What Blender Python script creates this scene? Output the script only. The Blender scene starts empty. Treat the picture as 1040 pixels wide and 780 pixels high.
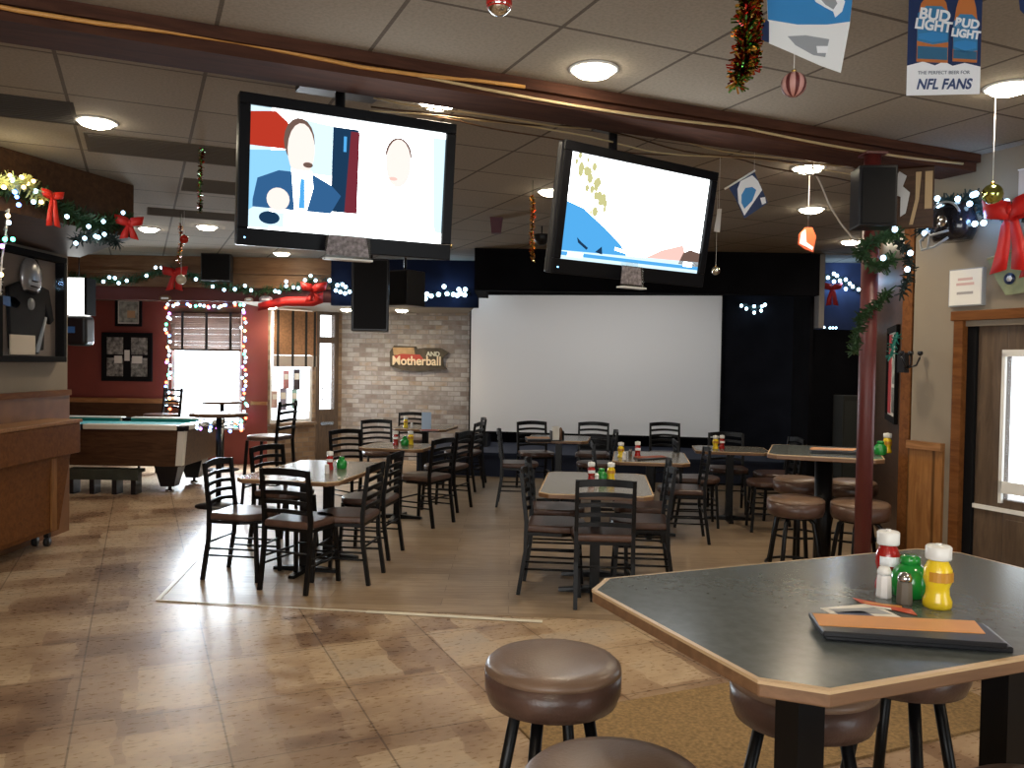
import bpy, bmesh, math, random
from mathutils import Vector, Matrix
random.seed(7)
C = bpy.context.scene.collection
R = math.radians
# ---------------------------------------------------------------- camera, world, exposure
CAM_H, FPX = 1.6, 850.0
PITCH, ROLL = math.atan(22/850.0), R(0.9)
_f = Vector((0, math.cos(PITCH), -math.sin(PITCH))); _r0 = Vector((1, 0, 0)); _u0 = _r0.cross(_f)
_r = _r0*math.cos(ROLL)+_u0*math.sin(ROLL); _u = _u0*math.cos(ROLL)-_r0*math.sin(ROLL)
cd = bpy.data.cameras.new('camera'); cam = bpy.data.objects.new('camera', cd); C.objects.link(cam)
cd.sensor_width = 36.0; cd.lens = FPX/1040*36.0; cd.clip_start = .05
m = Matrix((( _r.x, _u.x, -_f.x, 0), (_r.y, _u.y, -_f.y, 0), (_r.z, _u.z, -_f.z, CAM_H), (0, 0, 0, 1)))
cam.matrix_world = m
bpy.context.scene.camera = cam
sc = bpy.context.scene
sc.view_settings.view_transform = 'Standard'; sc.view_settings.look = 'None'
sc.view_settings.gamma = 1; sc.view_settings.use_curve_mapping = False
sc.view_settings.exposure = 0.5
w = bpy.data.worlds.new('World'); sc.world = w; w.use_nodes = True
bg = w.node_tree.nodes['Background']; bg.inputs[0].default_value = (.86, .94, 1, 1); bg.inputs[1].default_value = 3.0

def area(name, loc, rot, sx, sy, power, col):
    l = bpy.data.lights.new(name, 'AREA'); l.shape = 'RECTANGLE'; l.size = sx; l.size_y = sy; l.energy = power; l.color = col
    o = bpy.data.objects.new(name, l); C.objects.link(o); o.location = loc; o.rotation_euler = rot
    return o
# daylight at the pool-room windows; the last light is added fill behind the camera
area('daylight_pool_window', (-4.58, 12.75, 1.5), (R(90), 0, R(180)), .95, 1.5, 260, (.80, .91, 1))
area('daylight_corner_window', (-3.42, 13.0, 1.5), (R(90), 0, R(228)), .7, 1.4, 55, (.80, .91, 1))
area('fill_light_behind_camera', (-1.2, -2.85, 1.7), (R(90), 0, R(0)), 4.2, 1.7, 60, (1, .93, .84))

TH = R(24); CT, ST = math.cos(TH), math.sin(TH)
def G(u, v, z=0): return Vector((u*CT-v*ST, u*ST+v*CT, z))      # room grid -> world
def ray(x, y): return _f + _r*((x-520)/FPX) + _u*((390-y)/FPX)
def onz(x, y, z):
    d = ray(x, y); return Vector((0, 0, CAM_H)) + d*((z-CAM_H)/d.z)
def ony(x, y, Y):
    d = ray(x, y); return Vector((0, 0, CAM_H)) + d*(Y/d.y)
def onplane(x, y, p, n):
    d = ray(x, y); o = Vector((0, 0, CAM_H)); n = Vector(n); return o + d*((Vector(p)-o).dot(n)/d.dot(n))

# ---------------------------------------------------------------- materials
def _new(name):
    M = bpy.data.materials.new(name); M.use_nodes = True
    return M, M.node_tree, M.node_tree.nodes['Principled BSDF']
def mat(name, col, rough=.5, metal=0, var=0, scale=8, bump=0, bscale=60, coat=0, stretch=(1, 1, 1), emit=0):
    M, nt, b = _new(name)
    b.inputs['Roughness'].default_value = rough; b.inputs['Metallic'].default_value = metal
    b.inputs['Base Color'].default_value = (*col, 1)
    if coat: b.inputs['Coat Weight'].default_value = coat
    if emit:
        b.inputs['Emission Color'].default_value = (*col, 1); b.inputs['Emission Strength'].default_value = emit
    if var or bump:
        tc = nt.nodes.new('ShaderNodeTexCoord'); mp = nt.nodes.new('ShaderNodeMapping'); mp.inputs['Scale'].default_value = stretch
        nt.links.new(tc.outputs['Object'], mp.inputs[0])
    if var:
        n = nt.nodes.new('ShaderNodeTexNoise'); n.inputs['Scale'].default_value = scale; n.inputs['Detail'].default_value = 6
        nt.links.new(mp.outputs[0], n.inputs['Vector'])
        r = nt.nodes.new('ShaderNodeValToRGB'); r.color_ramp.elements[0].position = .3; r.color_ramp.elements[1].position = .7
        r.color_ramp.elements[0].color = (*[c*(1-var) for c in col], 1); r.color_ramp.elements[1].color = (*[min(1, c*(1+var)) for c in col], 1)
        nt.links.new(n.outputs['Fac'], r.inputs[0]); nt.links.new(r.outputs[0], b.inputs['Base Color'])
    if bump:
        n2 = nt.nodes.new('ShaderNodeTexNoise'); n2.inputs['Scale'].default_value = bscale; n2.inputs['Detail'].default_value = 4
        nt.links.new(mp.outputs[0], n2.inputs['Vector'])
        bp = nt.nodes.new('ShaderNodeBump'); bp.inputs['Strength'].default_value = bump; bp.inputs['Distance'].default_value = .01
        nt.links.new(n2.outputs['Fac'], bp.inputs['Height']); nt.links.new(bp.outputs[0], b.inputs['Normal'])
    return M
def emis(name, col, s):
    M = bpy.data.materials.new(name); M.use_nodes = True; nt = M.node_tree; nt.nodes.clear()
    e = nt.nodes.new('ShaderNodeEmission'); e.inputs[0].default_value = (*col, 1); e.inputs[1].default_value = s
    o = nt.nodes.new('ShaderNodeOutputMaterial'); nt.links.new(e.outputs[0], o.inputs[0]); return M
def glassmat(name, tint=(1, 1, 1), gl=.1):
    M = bpy.data.materials.new(name); M.use_nodes = True; nt = M.node_tree; nt.nodes.clear()
    t = nt.nodes.new('ShaderNodeBsdfTransparent'); t.inputs[0].default_value = (*tint, 1)
    g = nt.nodes.new('ShaderNodeBsdfGlossy'); g.inputs['Roughness'].default_value = .03
    mx = nt.nodes.new('ShaderNodeMixShader'); mx.inputs[0].default_value = gl
    o = nt.nodes.new('ShaderNodeOutputMaterial')
    nt.links.new(t.outputs[0], mx.inputs[1]); nt.links.new(g.outputs[0], mx.inputs[2]); nt.links.new(mx.outputs[0], o.inputs[0]); return M
def texmat(name, rough, build):
    M, nt, b = _new(name); b.inputs['Roughness'].default_value = rough
    tc = nt.nodes.new('ShaderNodeTexCoord'); build(nt, b, tc.outputs['Object']); return M
def N(nt, t, **kw):
    n = nt.nodes.new(t)
    for k, v in kw.items(): n.inputs[k].default_value = v
    return n
def ramp(nt, stops):
    r = nt.nodes.new('ShaderNodeValToRGB'); e = r.color_ramp.elements
    while len(e) < len(stops): e.new(.5)
    for i, (p, c) in enumerate(stops): e[i].position = p; e[i].color = (*c, 1)
    return r
def mixc(nt, mode, fac, a, b):
    m = nt.nodes.new('ShaderNodeMix'); m.data_type = 'RGBA'; m.blend_type = mode; m.clamp_factor = True
    for sock, val in ((m.inputs['Factor'], fac), (m.inputs[6], a), (m.inputs[7], b)):
        if isinstance(val, (int, float)): sock.default_value = val
        elif isinstance(val, tuple): sock.default_value = (*val, 1)
        else: nt.links.new(val, sock)
    return m.outputs[2]
def brick(nt, vec, w, h, mortar, off=.5, freq=2):
    b = nt.nodes.new('ShaderNodeTexBrick'); b.offset = off; b.offset_frequency = freq; b.squash = 1
    b.inputs['Scale'].default_value = 1; b.inputs['Brick Width'].default_value = w; b.inputs['Row Height'].default_value = h
    b.inputs['Mortar Size'].default_value = mortar; b.inputs['Mortar Smooth'].default_value = .1
    nt.links.new(vec, b.inputs['Vector']); return b
def mapping(nt, vec, loc=(0, 0, 0), rot=(0, 0, 0), sc_=(1, 1, 1)):
    m = nt.nodes.new('ShaderNodeMapping'); m.inputs['Location'].default_value = loc; m.inputs['Rotation'].default_value = rot; m.inputs['Scale'].default_value = sc_
    nt.links.new(vec, m.inputs[0]); return m.outputs[0]
def xz(nt, vec):
    s = nt.nodes.new('ShaderNodeSeparateXYZ'); c = nt.nodes.new('ShaderNodeCombineXYZ')
    nt.links.new(vec, s.inputs[0]); nt.links.new(s.outputs[0], c.inputs[0]); nt.links.new(s.outputs[2], c.inputs[1]); return c.outputs[0]

def b_tile(nt, b, v):
    mv = mapping(nt, v, loc=(.26, .17, 0))
    br = brick(nt, mv, .6, .6, .0045, off=0)
    br.inputs['Color1'].default_value = (.92, .92, .92, 1); br.inputs['Color2'].default_value = (1, 1, 1, 1); br.inputs['Mortar'].default_value = (.30, .26, .21, 1)
    wob = N(nt, 'ShaderNodeTexNoise', Scale=5, Detail=3); nt.links.new(v, wob.inputs['Vector'])
    ad = nt.nodes.new('ShaderNodeVectorMath'); ad.operation = 'MULTIPLY_ADD'; nt.links.new(wob.outputs['Color'], ad.inputs[0]); ad.inputs[1].default_value = (.10, .07, 0); nt.links.new(mv, ad.inputs[2])
    def blk(w_, h_, off):
        k = brick(nt, ad.outputs[0], w_, h_, 0, off=off); k.inputs['Color1'].default_value = (0, 0, 0, 1); k.inputs['Color2'].default_value = (1, 1, 1, 1); return k.outputs['Color']
    n1 = N(nt, 'ShaderNodeTexNoise', Scale=1.7, Detail=5, Roughness=.6); nt.links.new(mapping(nt, v, sc_=(1, 1.7, 1)), n1.inputs['Vector'])
    c0 = mixc(nt, 'MIX', .5, blk(.43, .27, .41), blk(.31, .61, .33)); c0 = mixc(nt, 'MIX', .58, c0, n1.outputs['Fac'])
    r1 = ramp(nt, [(.30, (.17, .10, .06)), (.40, (.28, .18, .11)), (.50, (.385, .27, .17)), (.60, (.50, .375, .245)), (.74, (.42, .34, .26))])
    nt.links.new(c0, r1.inputs[0])
    n3 = N(nt, 'ShaderNodeTexNoise', Scale=22, Detail=5); nt.links.new(mapping(nt, v, sc_=(1, 2.5, 1)), n3.inputs['Vector'])
    r3 = ramp(nt, [(.3, (.84, .82, .80)), (.7, (1.08, 1.08, 1.08))]); nt.links.new(n3.outputs['Fac'], r3.inputs[0])
    c = mixc(nt, 'MULTIPLY', .8, r1.outputs[0], r3.outputs[0])
    c = mixc(nt, 'MULTIPLY', .8, c, br.outputs['Color'])
    nt.links.new(c, b.inputs['Base Color'])
    rr = ramp(nt, [(.3, (.25, .25, .25)), (.7, (.36, .36, .36))]); nt.links.new(n3.outputs['Fac'], rr.inputs[0]); nt.links.new(rr.outputs[0], b.inputs['Roughness'])
    bp = N(nt, 'ShaderNodeBump', Strength=.08, Distance=.003); nt.links.new(n3.outputs['Fac'], bp.inputs['Height']); nt.links.new(bp.outputs[0], b.inputs['Normal'])
M_TILE = texmat('slate_tile', .3, b_tile)
def b_lam(nt, b, v):
    br = brick(nt, v, 1.2, .16, .002, off=.37)
    br.inputs['Color1'].default_value = (.30, .215, .135, 1); br.inputs['Color2'].default_value = (.40, .30, .20, 1); br.inputs['Mortar'].default_value = (.16, .11, .07, 1)
    n = N(nt, 'ShaderNodeTexNoise', Scale=4, Detail=6, Roughness=.6); nt.links.new(mapping(nt, v, sc_=(1, 11, 1)), n.inputs['Vector'])
    r = ramp(nt, [(.3, (.66, .62, .58)), (.7, (1.15, 1.15, 1.15))]); nt.links.new(n.outputs['Fac'], r.inputs[0])
    nt.links.new(mixc(nt, 'MULTIPLY', .9, br.outputs['Color'], r.outputs[0]), b.inputs['Base Color'])
M_LAM = texmat('laminate_planks', .36, b_lam)
def b_ceil(nt, b, v):
    br = brick(nt, mapping(nt, v, loc=(.34, .13, 0)), .61, .61, .009, off=0)
    br.inputs['Color1'].default_value = (.30, .262, .215, 1); br.inputs['Color2'].default_value = (.32, .28, .23, 1); br.inputs['Mortar'].default_value = (.13, .11, .09, 1)
    n = N(nt, 'ShaderNodeTexNoise', Scale=70, Detail=3); nt.links.new(v, n.inputs['Vector'])
    r = ramp(nt, [(.35, (.86, .86, .86)), (.6, (1.05, 1.05, 1.05))]); nt.links.new(n.outputs['Fac'], r.inputs[0])
    nt.links.new(mixc(nt, 'MULTIPLY', .8, br.outputs['Color'], r.outputs[0]), b.inputs['Base Color'])
    bp = N(nt, 'ShaderNodeBump', Strength=.4, Distance=.004); nt.links.new(n.outputs['Fac'], bp.inputs['Height']); nt.links.new(bp.outputs[0], b.inputs['Normal'])
M_CEIL = texmat('acoustic_tile', .9, b_ceil)
def b_brick(cols, mort):
    def f(nt, b, v):
        x = xz(nt, v); br = brick(nt, x, .21, .075, .006)
        br.inputs['Color1'].default_value = (0, 0, 0, 1); br.inputs['Color2'].default_value = (1, 1, 1, 1); br.inputs['Mortar'].default_value = (.5, .5, .5, 1)
        n = N(nt, 'ShaderNodeTexNoise', Scale=9, Detail=3); nt.links.new(x, n.inputs['Vector'])
        a = nt.nodes.new('ShaderNodeMath'); a.operation = 'MULTIPLY_ADD'; a.inputs[1].default_value = .55; nt.links.new(br.outputs['Color'], a.inputs[0])
        m2 = nt.nodes.new('ShaderNodeMath'); m2.operation = 'MULTIPLY'; m2.inputs[1].default_value = .5; nt.links.new(n.outputs['Fac'], m2.inputs[0]); nt.links.new(m2.outputs[0], a.inputs[2])
        r = ramp(nt, cols); nt.links.new(a.outputs[0], r.inputs[0])
        c = mixc(nt, 'MIX', br.outputs['Fac'], r.outputs[0], mort); nt.links.new(c, b.inputs['Base Color'])
        bp = N(nt, 'ShaderNodeBump', Strength=.6, Distance=.01); bp.invert = True; nt.links.new(br.outputs['Fac'], bp.inputs['Height']); nt.links.new(bp.outputs[0], b.inputs['Normal'])
    return f
M_BRICK = texmat('whitewashed_brick', .85, b_brick([(.15, (.20, .15, .12)), (.4, (.30, .265, .245)), (.6, (.46, .44, .43)), (.85, (.33, .25, .18))], (.27, .245, .23)))
M_BRICK2 = texmat('brown_brick', .85, b_brick([(.15, (.12, .07, .045)), (.5, (.24, .16, .10)), (.85, (.33, .24, .16))], (.2, .16, .13)))
def b_wood(c1, c2, axis=0, plank=0):
    def f(nt, b, v):
        s = (1.2, 9, 9) if axis == 0 else (9, 9, 1.2)
        n = N(nt, 'ShaderNodeTexNoise', Scale=3, Detail=6, Roughness=.6, Distortion=.8); nt.links.new(mapping(nt, v, sc_=s), n.inputs['Vector'])
        r = ramp(nt, [(.32, c1), (.68, c2)]); nt.links.new(n.outputs['Fac'], r.inputs[0]); out = r.outputs[0]
        if plank:
            wv = N(nt, 'ShaderNodeTexWave', Scale=plank); wv.bands_direction = 'X'; wv.inputs['Distortion'].default_value = 0
            nt.links.new(v, wv.inputs['Vector']); r2 = ramp(nt, [(.0, (.35, .35, .35)), (.06, (1, 1, 1))]); nt.links.new(wv.outputs['Fac'], r2.inputs[0])
            out = mixc(nt, 'MULTIPLY', 1.0, out, r2.outputs[0])
        nt.links.new(out, b.inputs['Base Color'])
    return f
for _m in ():
    pass
M_OAK = texmat('oak_wainscot', .42, b_wood((.20, .085, .028), (.34, .16, .055), 2, 1.6))
M_TRIM = texmat('oak_trim', .4, b_wood((.24, .11, .04), (.38, .19, .08), 0))
M_DWOOD = texmat('dark_stained_wood', .4, b_wood((.045, .022, .012), (.09, .045, .022), 0))
M_CABW = texmat('cabinet_wood', .5, b_wood((.12, .042, .012), (.20, .078, .022), 0))
M_BEAMW = texmat('fascia_wood', .45, b_wood((.125, .06, .028), (.20, .105, .05), 0))
M_BEAM = texmat('red_brown_beam', .8, b_wood((.045, .020, .014), (.085, .036, .022), 0))
M_DOORW = texmat('brown_door', .45, b_wood((.075, .05, .034), (.14, .095, .062), 2))
M_EDGE = texmat('table_edge_wood', .45, b_wood((.13, .065, .03), (.22, .115, .055), 0))
M_RIM = mat('pale_rim_wood', (.52, .36, .20), .4)
M_TOP = mat('grey_green_laminate', (.105, .118, .115), .21, var=.12, scale=40)
M_TOP2 = mat('grey_laminate', (.19, .18, .155), .22, var=.12, scale=30)
M_RED = mat('red_wall_paint', (.21, .045, .032), .7, var=.06, scale=4)
M_GREY = mat('taupe_wall_paint', (.255, .21, .155), .75, var=.05, scale=3)
M_BLACKW = mat('black_wall', (.006, .006, .008), .9, var=.3, scale=3)
M_NAVY = mat('navy_wall', (.007, .010, .026), .8, var=.2, scale=3)
M_BLUEW = mat('blue_wall', (.04, .06, .15), .7, var=.1)
M_BLACK = mat('black_powder_coat', (.0035, .0035, .004), .35); M_BLACK.node_tree.nodes['Principled BSDF'].inputs['Specular IOR Level'].default_value = .28
M_BLKP = mat('black_plastic', (.012, .012, .014), .3)
M_GLOSS = mat('gloss_black_plastic', (.005, .005, .006), .3); M_GLOSS.node_tree.nodes['Principled BSDF'].inputs['Specular IOR Level'].default_value = .2
M_MATT = mat('matt_black', (.008, .008, .009), .8)
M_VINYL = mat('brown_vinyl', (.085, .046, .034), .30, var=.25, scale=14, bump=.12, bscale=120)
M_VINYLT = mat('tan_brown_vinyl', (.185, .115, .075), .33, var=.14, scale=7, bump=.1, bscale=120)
M_STRIP = mat('cream_transition_strip', (.75, .70, .58), .35)
M_WHITE = mat('white_plastic', (.80, .80, .77), .35)
M_PAPER = mat('paper', (.78, .76, .70), .8)
M_RUG = mat('tan_carpet', (.24, .15, .06), .95, var=.35, scale=60, bump=.6, bscale=200)
M_KET = mat('ketchup_red', (.35, .012, .01), .2, coat=.5)
M_MUS = mat('mustard_yellow', (.85, .60, .02), .25, coat=.4)
M_GREEN = mat('green_plastic', (.01, .25, .035), .2, coat=.5)
M_SALT = mat('salt', (.78, .76, .74), .5)
M_PEP = mat('pepper', (.12, .10, .075), .6)
M_CHROME = mat('brushed_chrome', (.6, .6, .6), .2, metal=1)
M_ORANGE = mat('orange_menu_sheet', (.62, .26, .06), .45, var=.1)
M_BRED = mat('red_velvet_ribbon', (.50, .012, .008), .55, var=.15)
M_RPOST = mat('dark_red_paint', (.09, .013, .011), .45, var=.1)
M_NEEDLE = mat('pine_needles', (.022, .06, .018), .6, var=.4, scale=30)
M_NEEDB = mat('pine_needles_dark', (.012, .03, .028), .6, var=.4, scale=30)
M_GOLD = mat('gold_foil', (.75, .50, .16), .2, metal=1)
M_TINR = mat('red_foil', (.45, .03, .02), .2, metal=1)
M_TING = mat('green_foil', (.10, .28, .07), .2, metal=1)
M_SILV = mat('silver_glass', (.75, .75, .72), .12, metal=1)
M_GREENB = mat('gold_green_glass', (.50, .55, .16), .1, metal=1)
M_FELT = mat('teal_felt', (.0, .20, .19), .9)
M_RAILW = mat('pale_rail', (.62, .60, .52), .35)
M_CABLE = mat('amber_cable', (.55, .27, .07), .5)
M_CABLE2 = mat('tan_cable', (.50, .38, .2), .5)
M_VENT = mat('grey_vent', (.12, .105, .09), .9)
M_GRIL = mat('dark_grille', (.075, .07, .065), .9)
M_SCREEN = mat('projection_fabric', (.80, .80, .80), .85)
M_BLUEF = mat('blue_foil', (.03, .14, .42), .35)
M_SKYF = mat('light_blue_print', (.04, .24, .55), .35)
M_NAVYF = mat('navy_print', (.012, .03, .10), .35)
M_SILVF = mat('silver_foil_print', (.80, .82, .82), .3)
M_AMBER = mat('amber_bottle_print', (.50, .16, .04), .4)
M_WPRINT = mat('white_print', (.85, .87, .9), .4)
M_GPRINT = mat('grey_print', (.30, .32, .34), .5)
M_BLIND = mat('dark_wood_blind', (.10, .055, .035), .5, var=.2)
M_SHADE = mat('brown_woven_shade', (.30, .15, .07), .7, var=.25, scale=30)
M_TAPE = mat('black_tape', (.02, .018, .016), .8)
M_WFRAME = mat('white_window_frame', (.75, .77, .78), .4)
M_GLASS = glassmat('window_glass')
M_CLEAR = glassmat('clear_acrylic', (.93, .95, .95), .12)
E_CAN = emis('lamp_lens', (1, .88, .66), 40)
E_BULB = emis('cool_white_bulb', (.48, .76, 1), 6)
E_RED = emis('red_bulb', (1, .12, .05), 8); E_BLU = emis('blue_bulb', (.12, .25, 1), 9); E_GRN = emis('green_bulb', (.1, 1, .5), 6); E_PUR = emis('purple_bulb', (.6, .2, 1), 7); E_YEL = emis('amber_bulb', (1, .62, .25), 8)
E_SIGN = emis('lit_white_sign', (1, 1, .96), 3)
E_LED = emis('blue_led', (.2, .6, 1), 6)

for _m, _v in ((M_BEAM, .08), (M_VENT, 0), (M_GRIL, 0), (M_MATT, .1), (M_BLKP, .3), (M_GLOSS, .1), (M_DWOOD, .2), (M_NAVY, .1), (M_BLACKW, .05), (M_BEAMW, .2), (M_CEIL, .05), (M_CABW, .12), (M_OAK, .15), (M_TRIM, .2)): _m.node_tree.nodes['Principled BSDF'].inputs['Specular IOR Level'].default_value = _v
# ---------------------------------------------------------------- mesh helpers
class MB:
    def __init__(s): s.v = []; s.f = []; s.m = []; s.s = []
    def add(s, vs, fs, mi=0, smooth=False, M=None):
        o = len(s.v)
        for p in vs:
            p = Vector(p)
            if M is not None: p = M @ p
            s.v.append(tuple(p))
        for f in fs: s.f.append(tuple(i+o for i in f)); s.m.append(mi); s.s.append(smooth)
        return s
    def box(s, x0, x1, y0, y1, z0, z1, mi=0, M=None):
        return s.add([(x0, y0, z0), (x1, y0, z0), (x1, y1, z0), (x0, y1, z0), (x0, y0, z1), (x1, y0, z1), (x1, y1, z1), (x0, y1, z1)],
                     [(0, 3, 2, 1), (4, 5, 6, 7), (0, 1, 5, 4), (1, 2, 6, 5), (2, 3, 7, 6), (3, 0, 4, 7)], mi, False, M)
    def prism(s, poly, z0, z1, mi=0, M=None):
        n = len(poly); a = sum(poly[i][0]*poly[(i+1) % n][1]-poly[(i+1) % n][0]*poly[i][1] for i in range(n))
        if a < 0: poly = poly[::-1]
        vs = [(x, y, z0) for x, y in poly]+[(x, y, z1) for x, y in poly]
        fs = [tuple(range(n))[::-1], tuple(range(n, 2*n))]+[(i, (i+1) % n, n+(i+1) % n, n+i) for i in range(n)]
        return s.add(vs, fs, mi, False, M)
    def plate(s, poly, y0, y1, mi=0, M=None):       # poly in x,z ; thickness along y
        n = len(poly); a = sum(poly[i][0]*poly[(i+1) % n][1]-poly[(i+1) % n][0]*poly[i][1] for i in range(n))
        if a < 0: poly = poly[::-1]
        vs = [(x, y0, z) for x, z in poly]+[(x, y1, z) for x, z in poly]
        fs = [tuple(range(n)), tuple(range(n, 2*n))[::-1]]+[(i, n+i, n+(i+1) % n, (i+1) % n) for i in range(n)]
        return s.add(vs, fs, mi, False, M)
    def lathe(s, prof, n=24, mi=0, M=None, smooth=True):
        vs = []; fs = []
        for r, z in prof:
            for k in range(n): a = 2*math.pi*k/n; vs.append((r*math.cos(a), r*math.sin(a), z))
        for i in range(len(prof)-1):
            for k in range(n): fs.append((i*n+k, i*n+(k+1) % n, (i+1)*n+(k+1) % n, (i+1)*n+k))
        fs.append(tuple(range(n))[::-1]); fs.append(tuple((len(prof)-1)*n+k for k in range(n)))
        return s.add(vs, fs, mi, smooth, M)
    def tube(s, pts, r, n=8, mi=0, M=None, square=False, closed=False, smooth=True):
        pts = [Vector(p) for p in pts]; rs = r if isinstance(r, (list, tuple)) else [r]*len(pts); vs = []; fs = []; L = len(pts)
        if square: n = 4; smooth = False
        up = Vector((0, 0, 1)); d0 = (pts[1]-pts[0]).normalized()
        if abs(d0.z) > .9: up = Vector((0, 1, 0))
        for i, p in enumerate(pts):
            if closed: d = pts[(i+1) % L]-pts[i-1]
            else: d = pts[min(i+1, L-1)]-pts[max(i-1, 0)]
            d.normalize(); a = d.cross(up)
            if a.length < 1e-4: a = d.cross(Vector((1, 0, 0)))
            a.normalize(); b = a.cross(d)
            for k in range(n):
                t = 2*math.pi*(k+(.5 if square else 0))/n; q = rs[i]*(1.414 if square else 1)
                vs.append(p+a*(math.cos(t)*q)+b*(math.sin(t)*q))
        for i in range(L if closed else L-1):
            j = (i+1) % L
            for k in range(n): fs.append((i*n+k, i*n+(k+1) % n, j*n+(k+1) % n, j*n+k))
        if not closed: fs.append(tuple(range(n))[::-1]); fs.append(tuple((L-1)*n+k for k in range(n)))
        return s.add(vs, fs, mi, smooth, M)
    def sphere(s, c, r, n=14, mi=0, sz=1, M=None):
        prof = [(max(1e-4, r*math.sin(math.pi*i/10)), -r*sz*math.cos(math.pi*i/10)) for i in range(11)]
        T = Matrix.Translation(Vector(c)); return s.lathe(prof, n, mi, (M @ T) if M is not None else T)
    def build(s, name, mats, parent=None, loc=None, rz=0, bev=0, seg=2, rot=None):
        me = bpy.data.meshes.new(name); me.from_pydata(s.v, [], s.f)
        if not isinstance(mats, (list, tuple)): mats = [mats]
        for m in mats: me.materials.append(m)
        for p, mi, sm in zip(me.polygons, s.m, s.s): p.material_index = mi; p.use_smooth = sm
        bm = bmesh.new(); bm.from_mesh(me); bmesh.ops.recalc_face_normals(bm, faces=bm.faces); bm.to_mesh(me); bm.free()
        o = bpy.data.objects.new(name, me); C.objects.link(o)
        if parent: o.parent = parent
        if loc is not None: o.location = loc
        o.rotation_euler = rot if rot else (0, 0, rz)
        if bev:
            b = o.modifiers.new('bevel', 'BEVEL'); b.width = bev; b.segments = seg; b.limit_method = 'ANGLE'
        return o
def tag(o, label=None, cat=None, group=None, kind=None):
    if label: o['label'] = label
    if cat: o['category'] = cat
    if group: o['group'] = group
    if kind: o['kind'] = kind
    return o
def thing(name, label, cat, loc=(0, 0, 0), rz=0, group=None, rot=None):
    o = bpy.data.objects.new(name, None); C.objects.link(o); o.empty_display_size = .1
    o.location = loc; o.rotation_euler = rot if rot else (0, 0, rz); return tag(o, label, cat, group)
def dup(root, loc, rz=None, label=None, group=None):
    r = root.copy(); C.objects.link(r); r.location = loc
    if rz is not None: r.rotation_euler = (0, 0, rz)
    if label: r['label'] = label
    if group: r['group'] = group
    for ch in list(root.children):
        c = ch.copy(); C.objects.link(c); c.parent = r
        for g in list(ch.children):
            d = g.copy(); C.objects.link(d); d.parent = c
    return r
def text(name, body, size, mat_, parent=None, loc=(0, 0, 0), rot=(R(90), 0, 0), depth=.001, sx=1, shear=0, bold=0, align='CENTER'):
    cu = bpy.data.curves.new(name, 'FONT'); cu.body = body; cu.size = size; cu.align_x = align; cu.align_y = 'CENTER'; cu.extrude = depth; cu.shear = shear; cu.offset = bold
    t = bpy.data.objects.new(name+'_tmp', cu); C.objects.link(t)
    dg = bpy.context.evaluated_depsgraph_get(); dg.update(); me = bpy.data.meshes.new_from_object(t.evaluated_get(dg)); bpy.data.objects.remove(t)
    me.materials.clear(); me.materials.append(mat_)
    o = bpy.data.objects.new(name, me); C.objects.link(o); o.location = loc; o.rotation_euler = rot; o.scale = (sx, 1, 1)
    if parent: o.parent = parent
    return o
def struct(mb, name, m, parent=None, **k):
    o = mb.build(name, m, parent, **k)
    if not parent: o['kind'] = 'structure'
    return o

# ---------------------------------------------------------------- large structure
CZ = 2.9
# floors (room grid is turned 24 degrees to the view)
def toG(x, y): return (x*CT+y*ST, -x*ST+y*CT)
def worldpoly(pts): return [toG(*p) for p in pts]
mb = MB().prism(worldpoly([(-8.2, -3.6), (6.4, -3.6), (6.4, 14.5), (-8.2, 14.5)]), -.05, 0); struct(mb, 'floor', M_TILE, rz=TH)
# laminate dance floor: laid flush, edged with pale strips
A0 = Vector((-2.30, 5.45)); A1 = Vector((-2.75, 8.4)); A2 = Vector((-3.05, 10.6)); B1 = Vector((3.2, 4.93))
lam = [tuple(A0), tuple(B1), (3.9, 8.0), (4.6, 11.6), (-2.6, 12.9), tuple(A2), tuple(A1)]
mb = MB().prism(lam, 0, .004); struct(mb, 'floor_dance_area', M_LAM)
def strip(p, q, w, name):
    d = Vector((q[0]-p[0], q[1]-p[1])); L = d.length; a = math.atan2(d.y, d.x)
    mb = MB().plate([(0, 0), (L, 0), (L, .004), (0, .004)], -w/2, w/2); o = struct(mb, name, M_STRIP, loc=(p[0], p[1], .004), rz=a); return o
strip(A0, A1, .03, 'trim_1'); strip(A1, A2, .03, 'trim_2'); strip(A0, Vector((-.9, 5.27)), .012, 'trim_3'); strip(Vector((-.9, 5.27)), Vector((.21, 5.12)), .04, 'trim_4')
# ceiling with recessed step towards the pool room
ceil = [(-8.2, -3.6), (6.4, -3.6), (6.4, 9.62), (-.45, 9.62), (-.45, 10.82), (-8.2, 10.82)]
mb = MB().prism(worldpoly(ceil), CZ, CZ+.06); struct(mb, 'ceiling', M_CEIL, rz=TH)
mb = MB().prism([(-3.75, 10.95), (-.45, 10.95), (-.86, 14.5), (-3.75, 14.5)], 2.36, 2.42); struct(mb, 'ceiling_alcove', M_GREY); mb = MB().box(-8.2, -3.75, 10.95, 12.75, 2.43, 2.47); struct(mb, 'ceiling_pool_room', M_DWOOD)
mb = MB().box(-.45, 6.4, 9.75, 14.5, CZ, CZ+.06); struct(mb, 'ceiling_stage', M_BLACKW)
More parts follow.
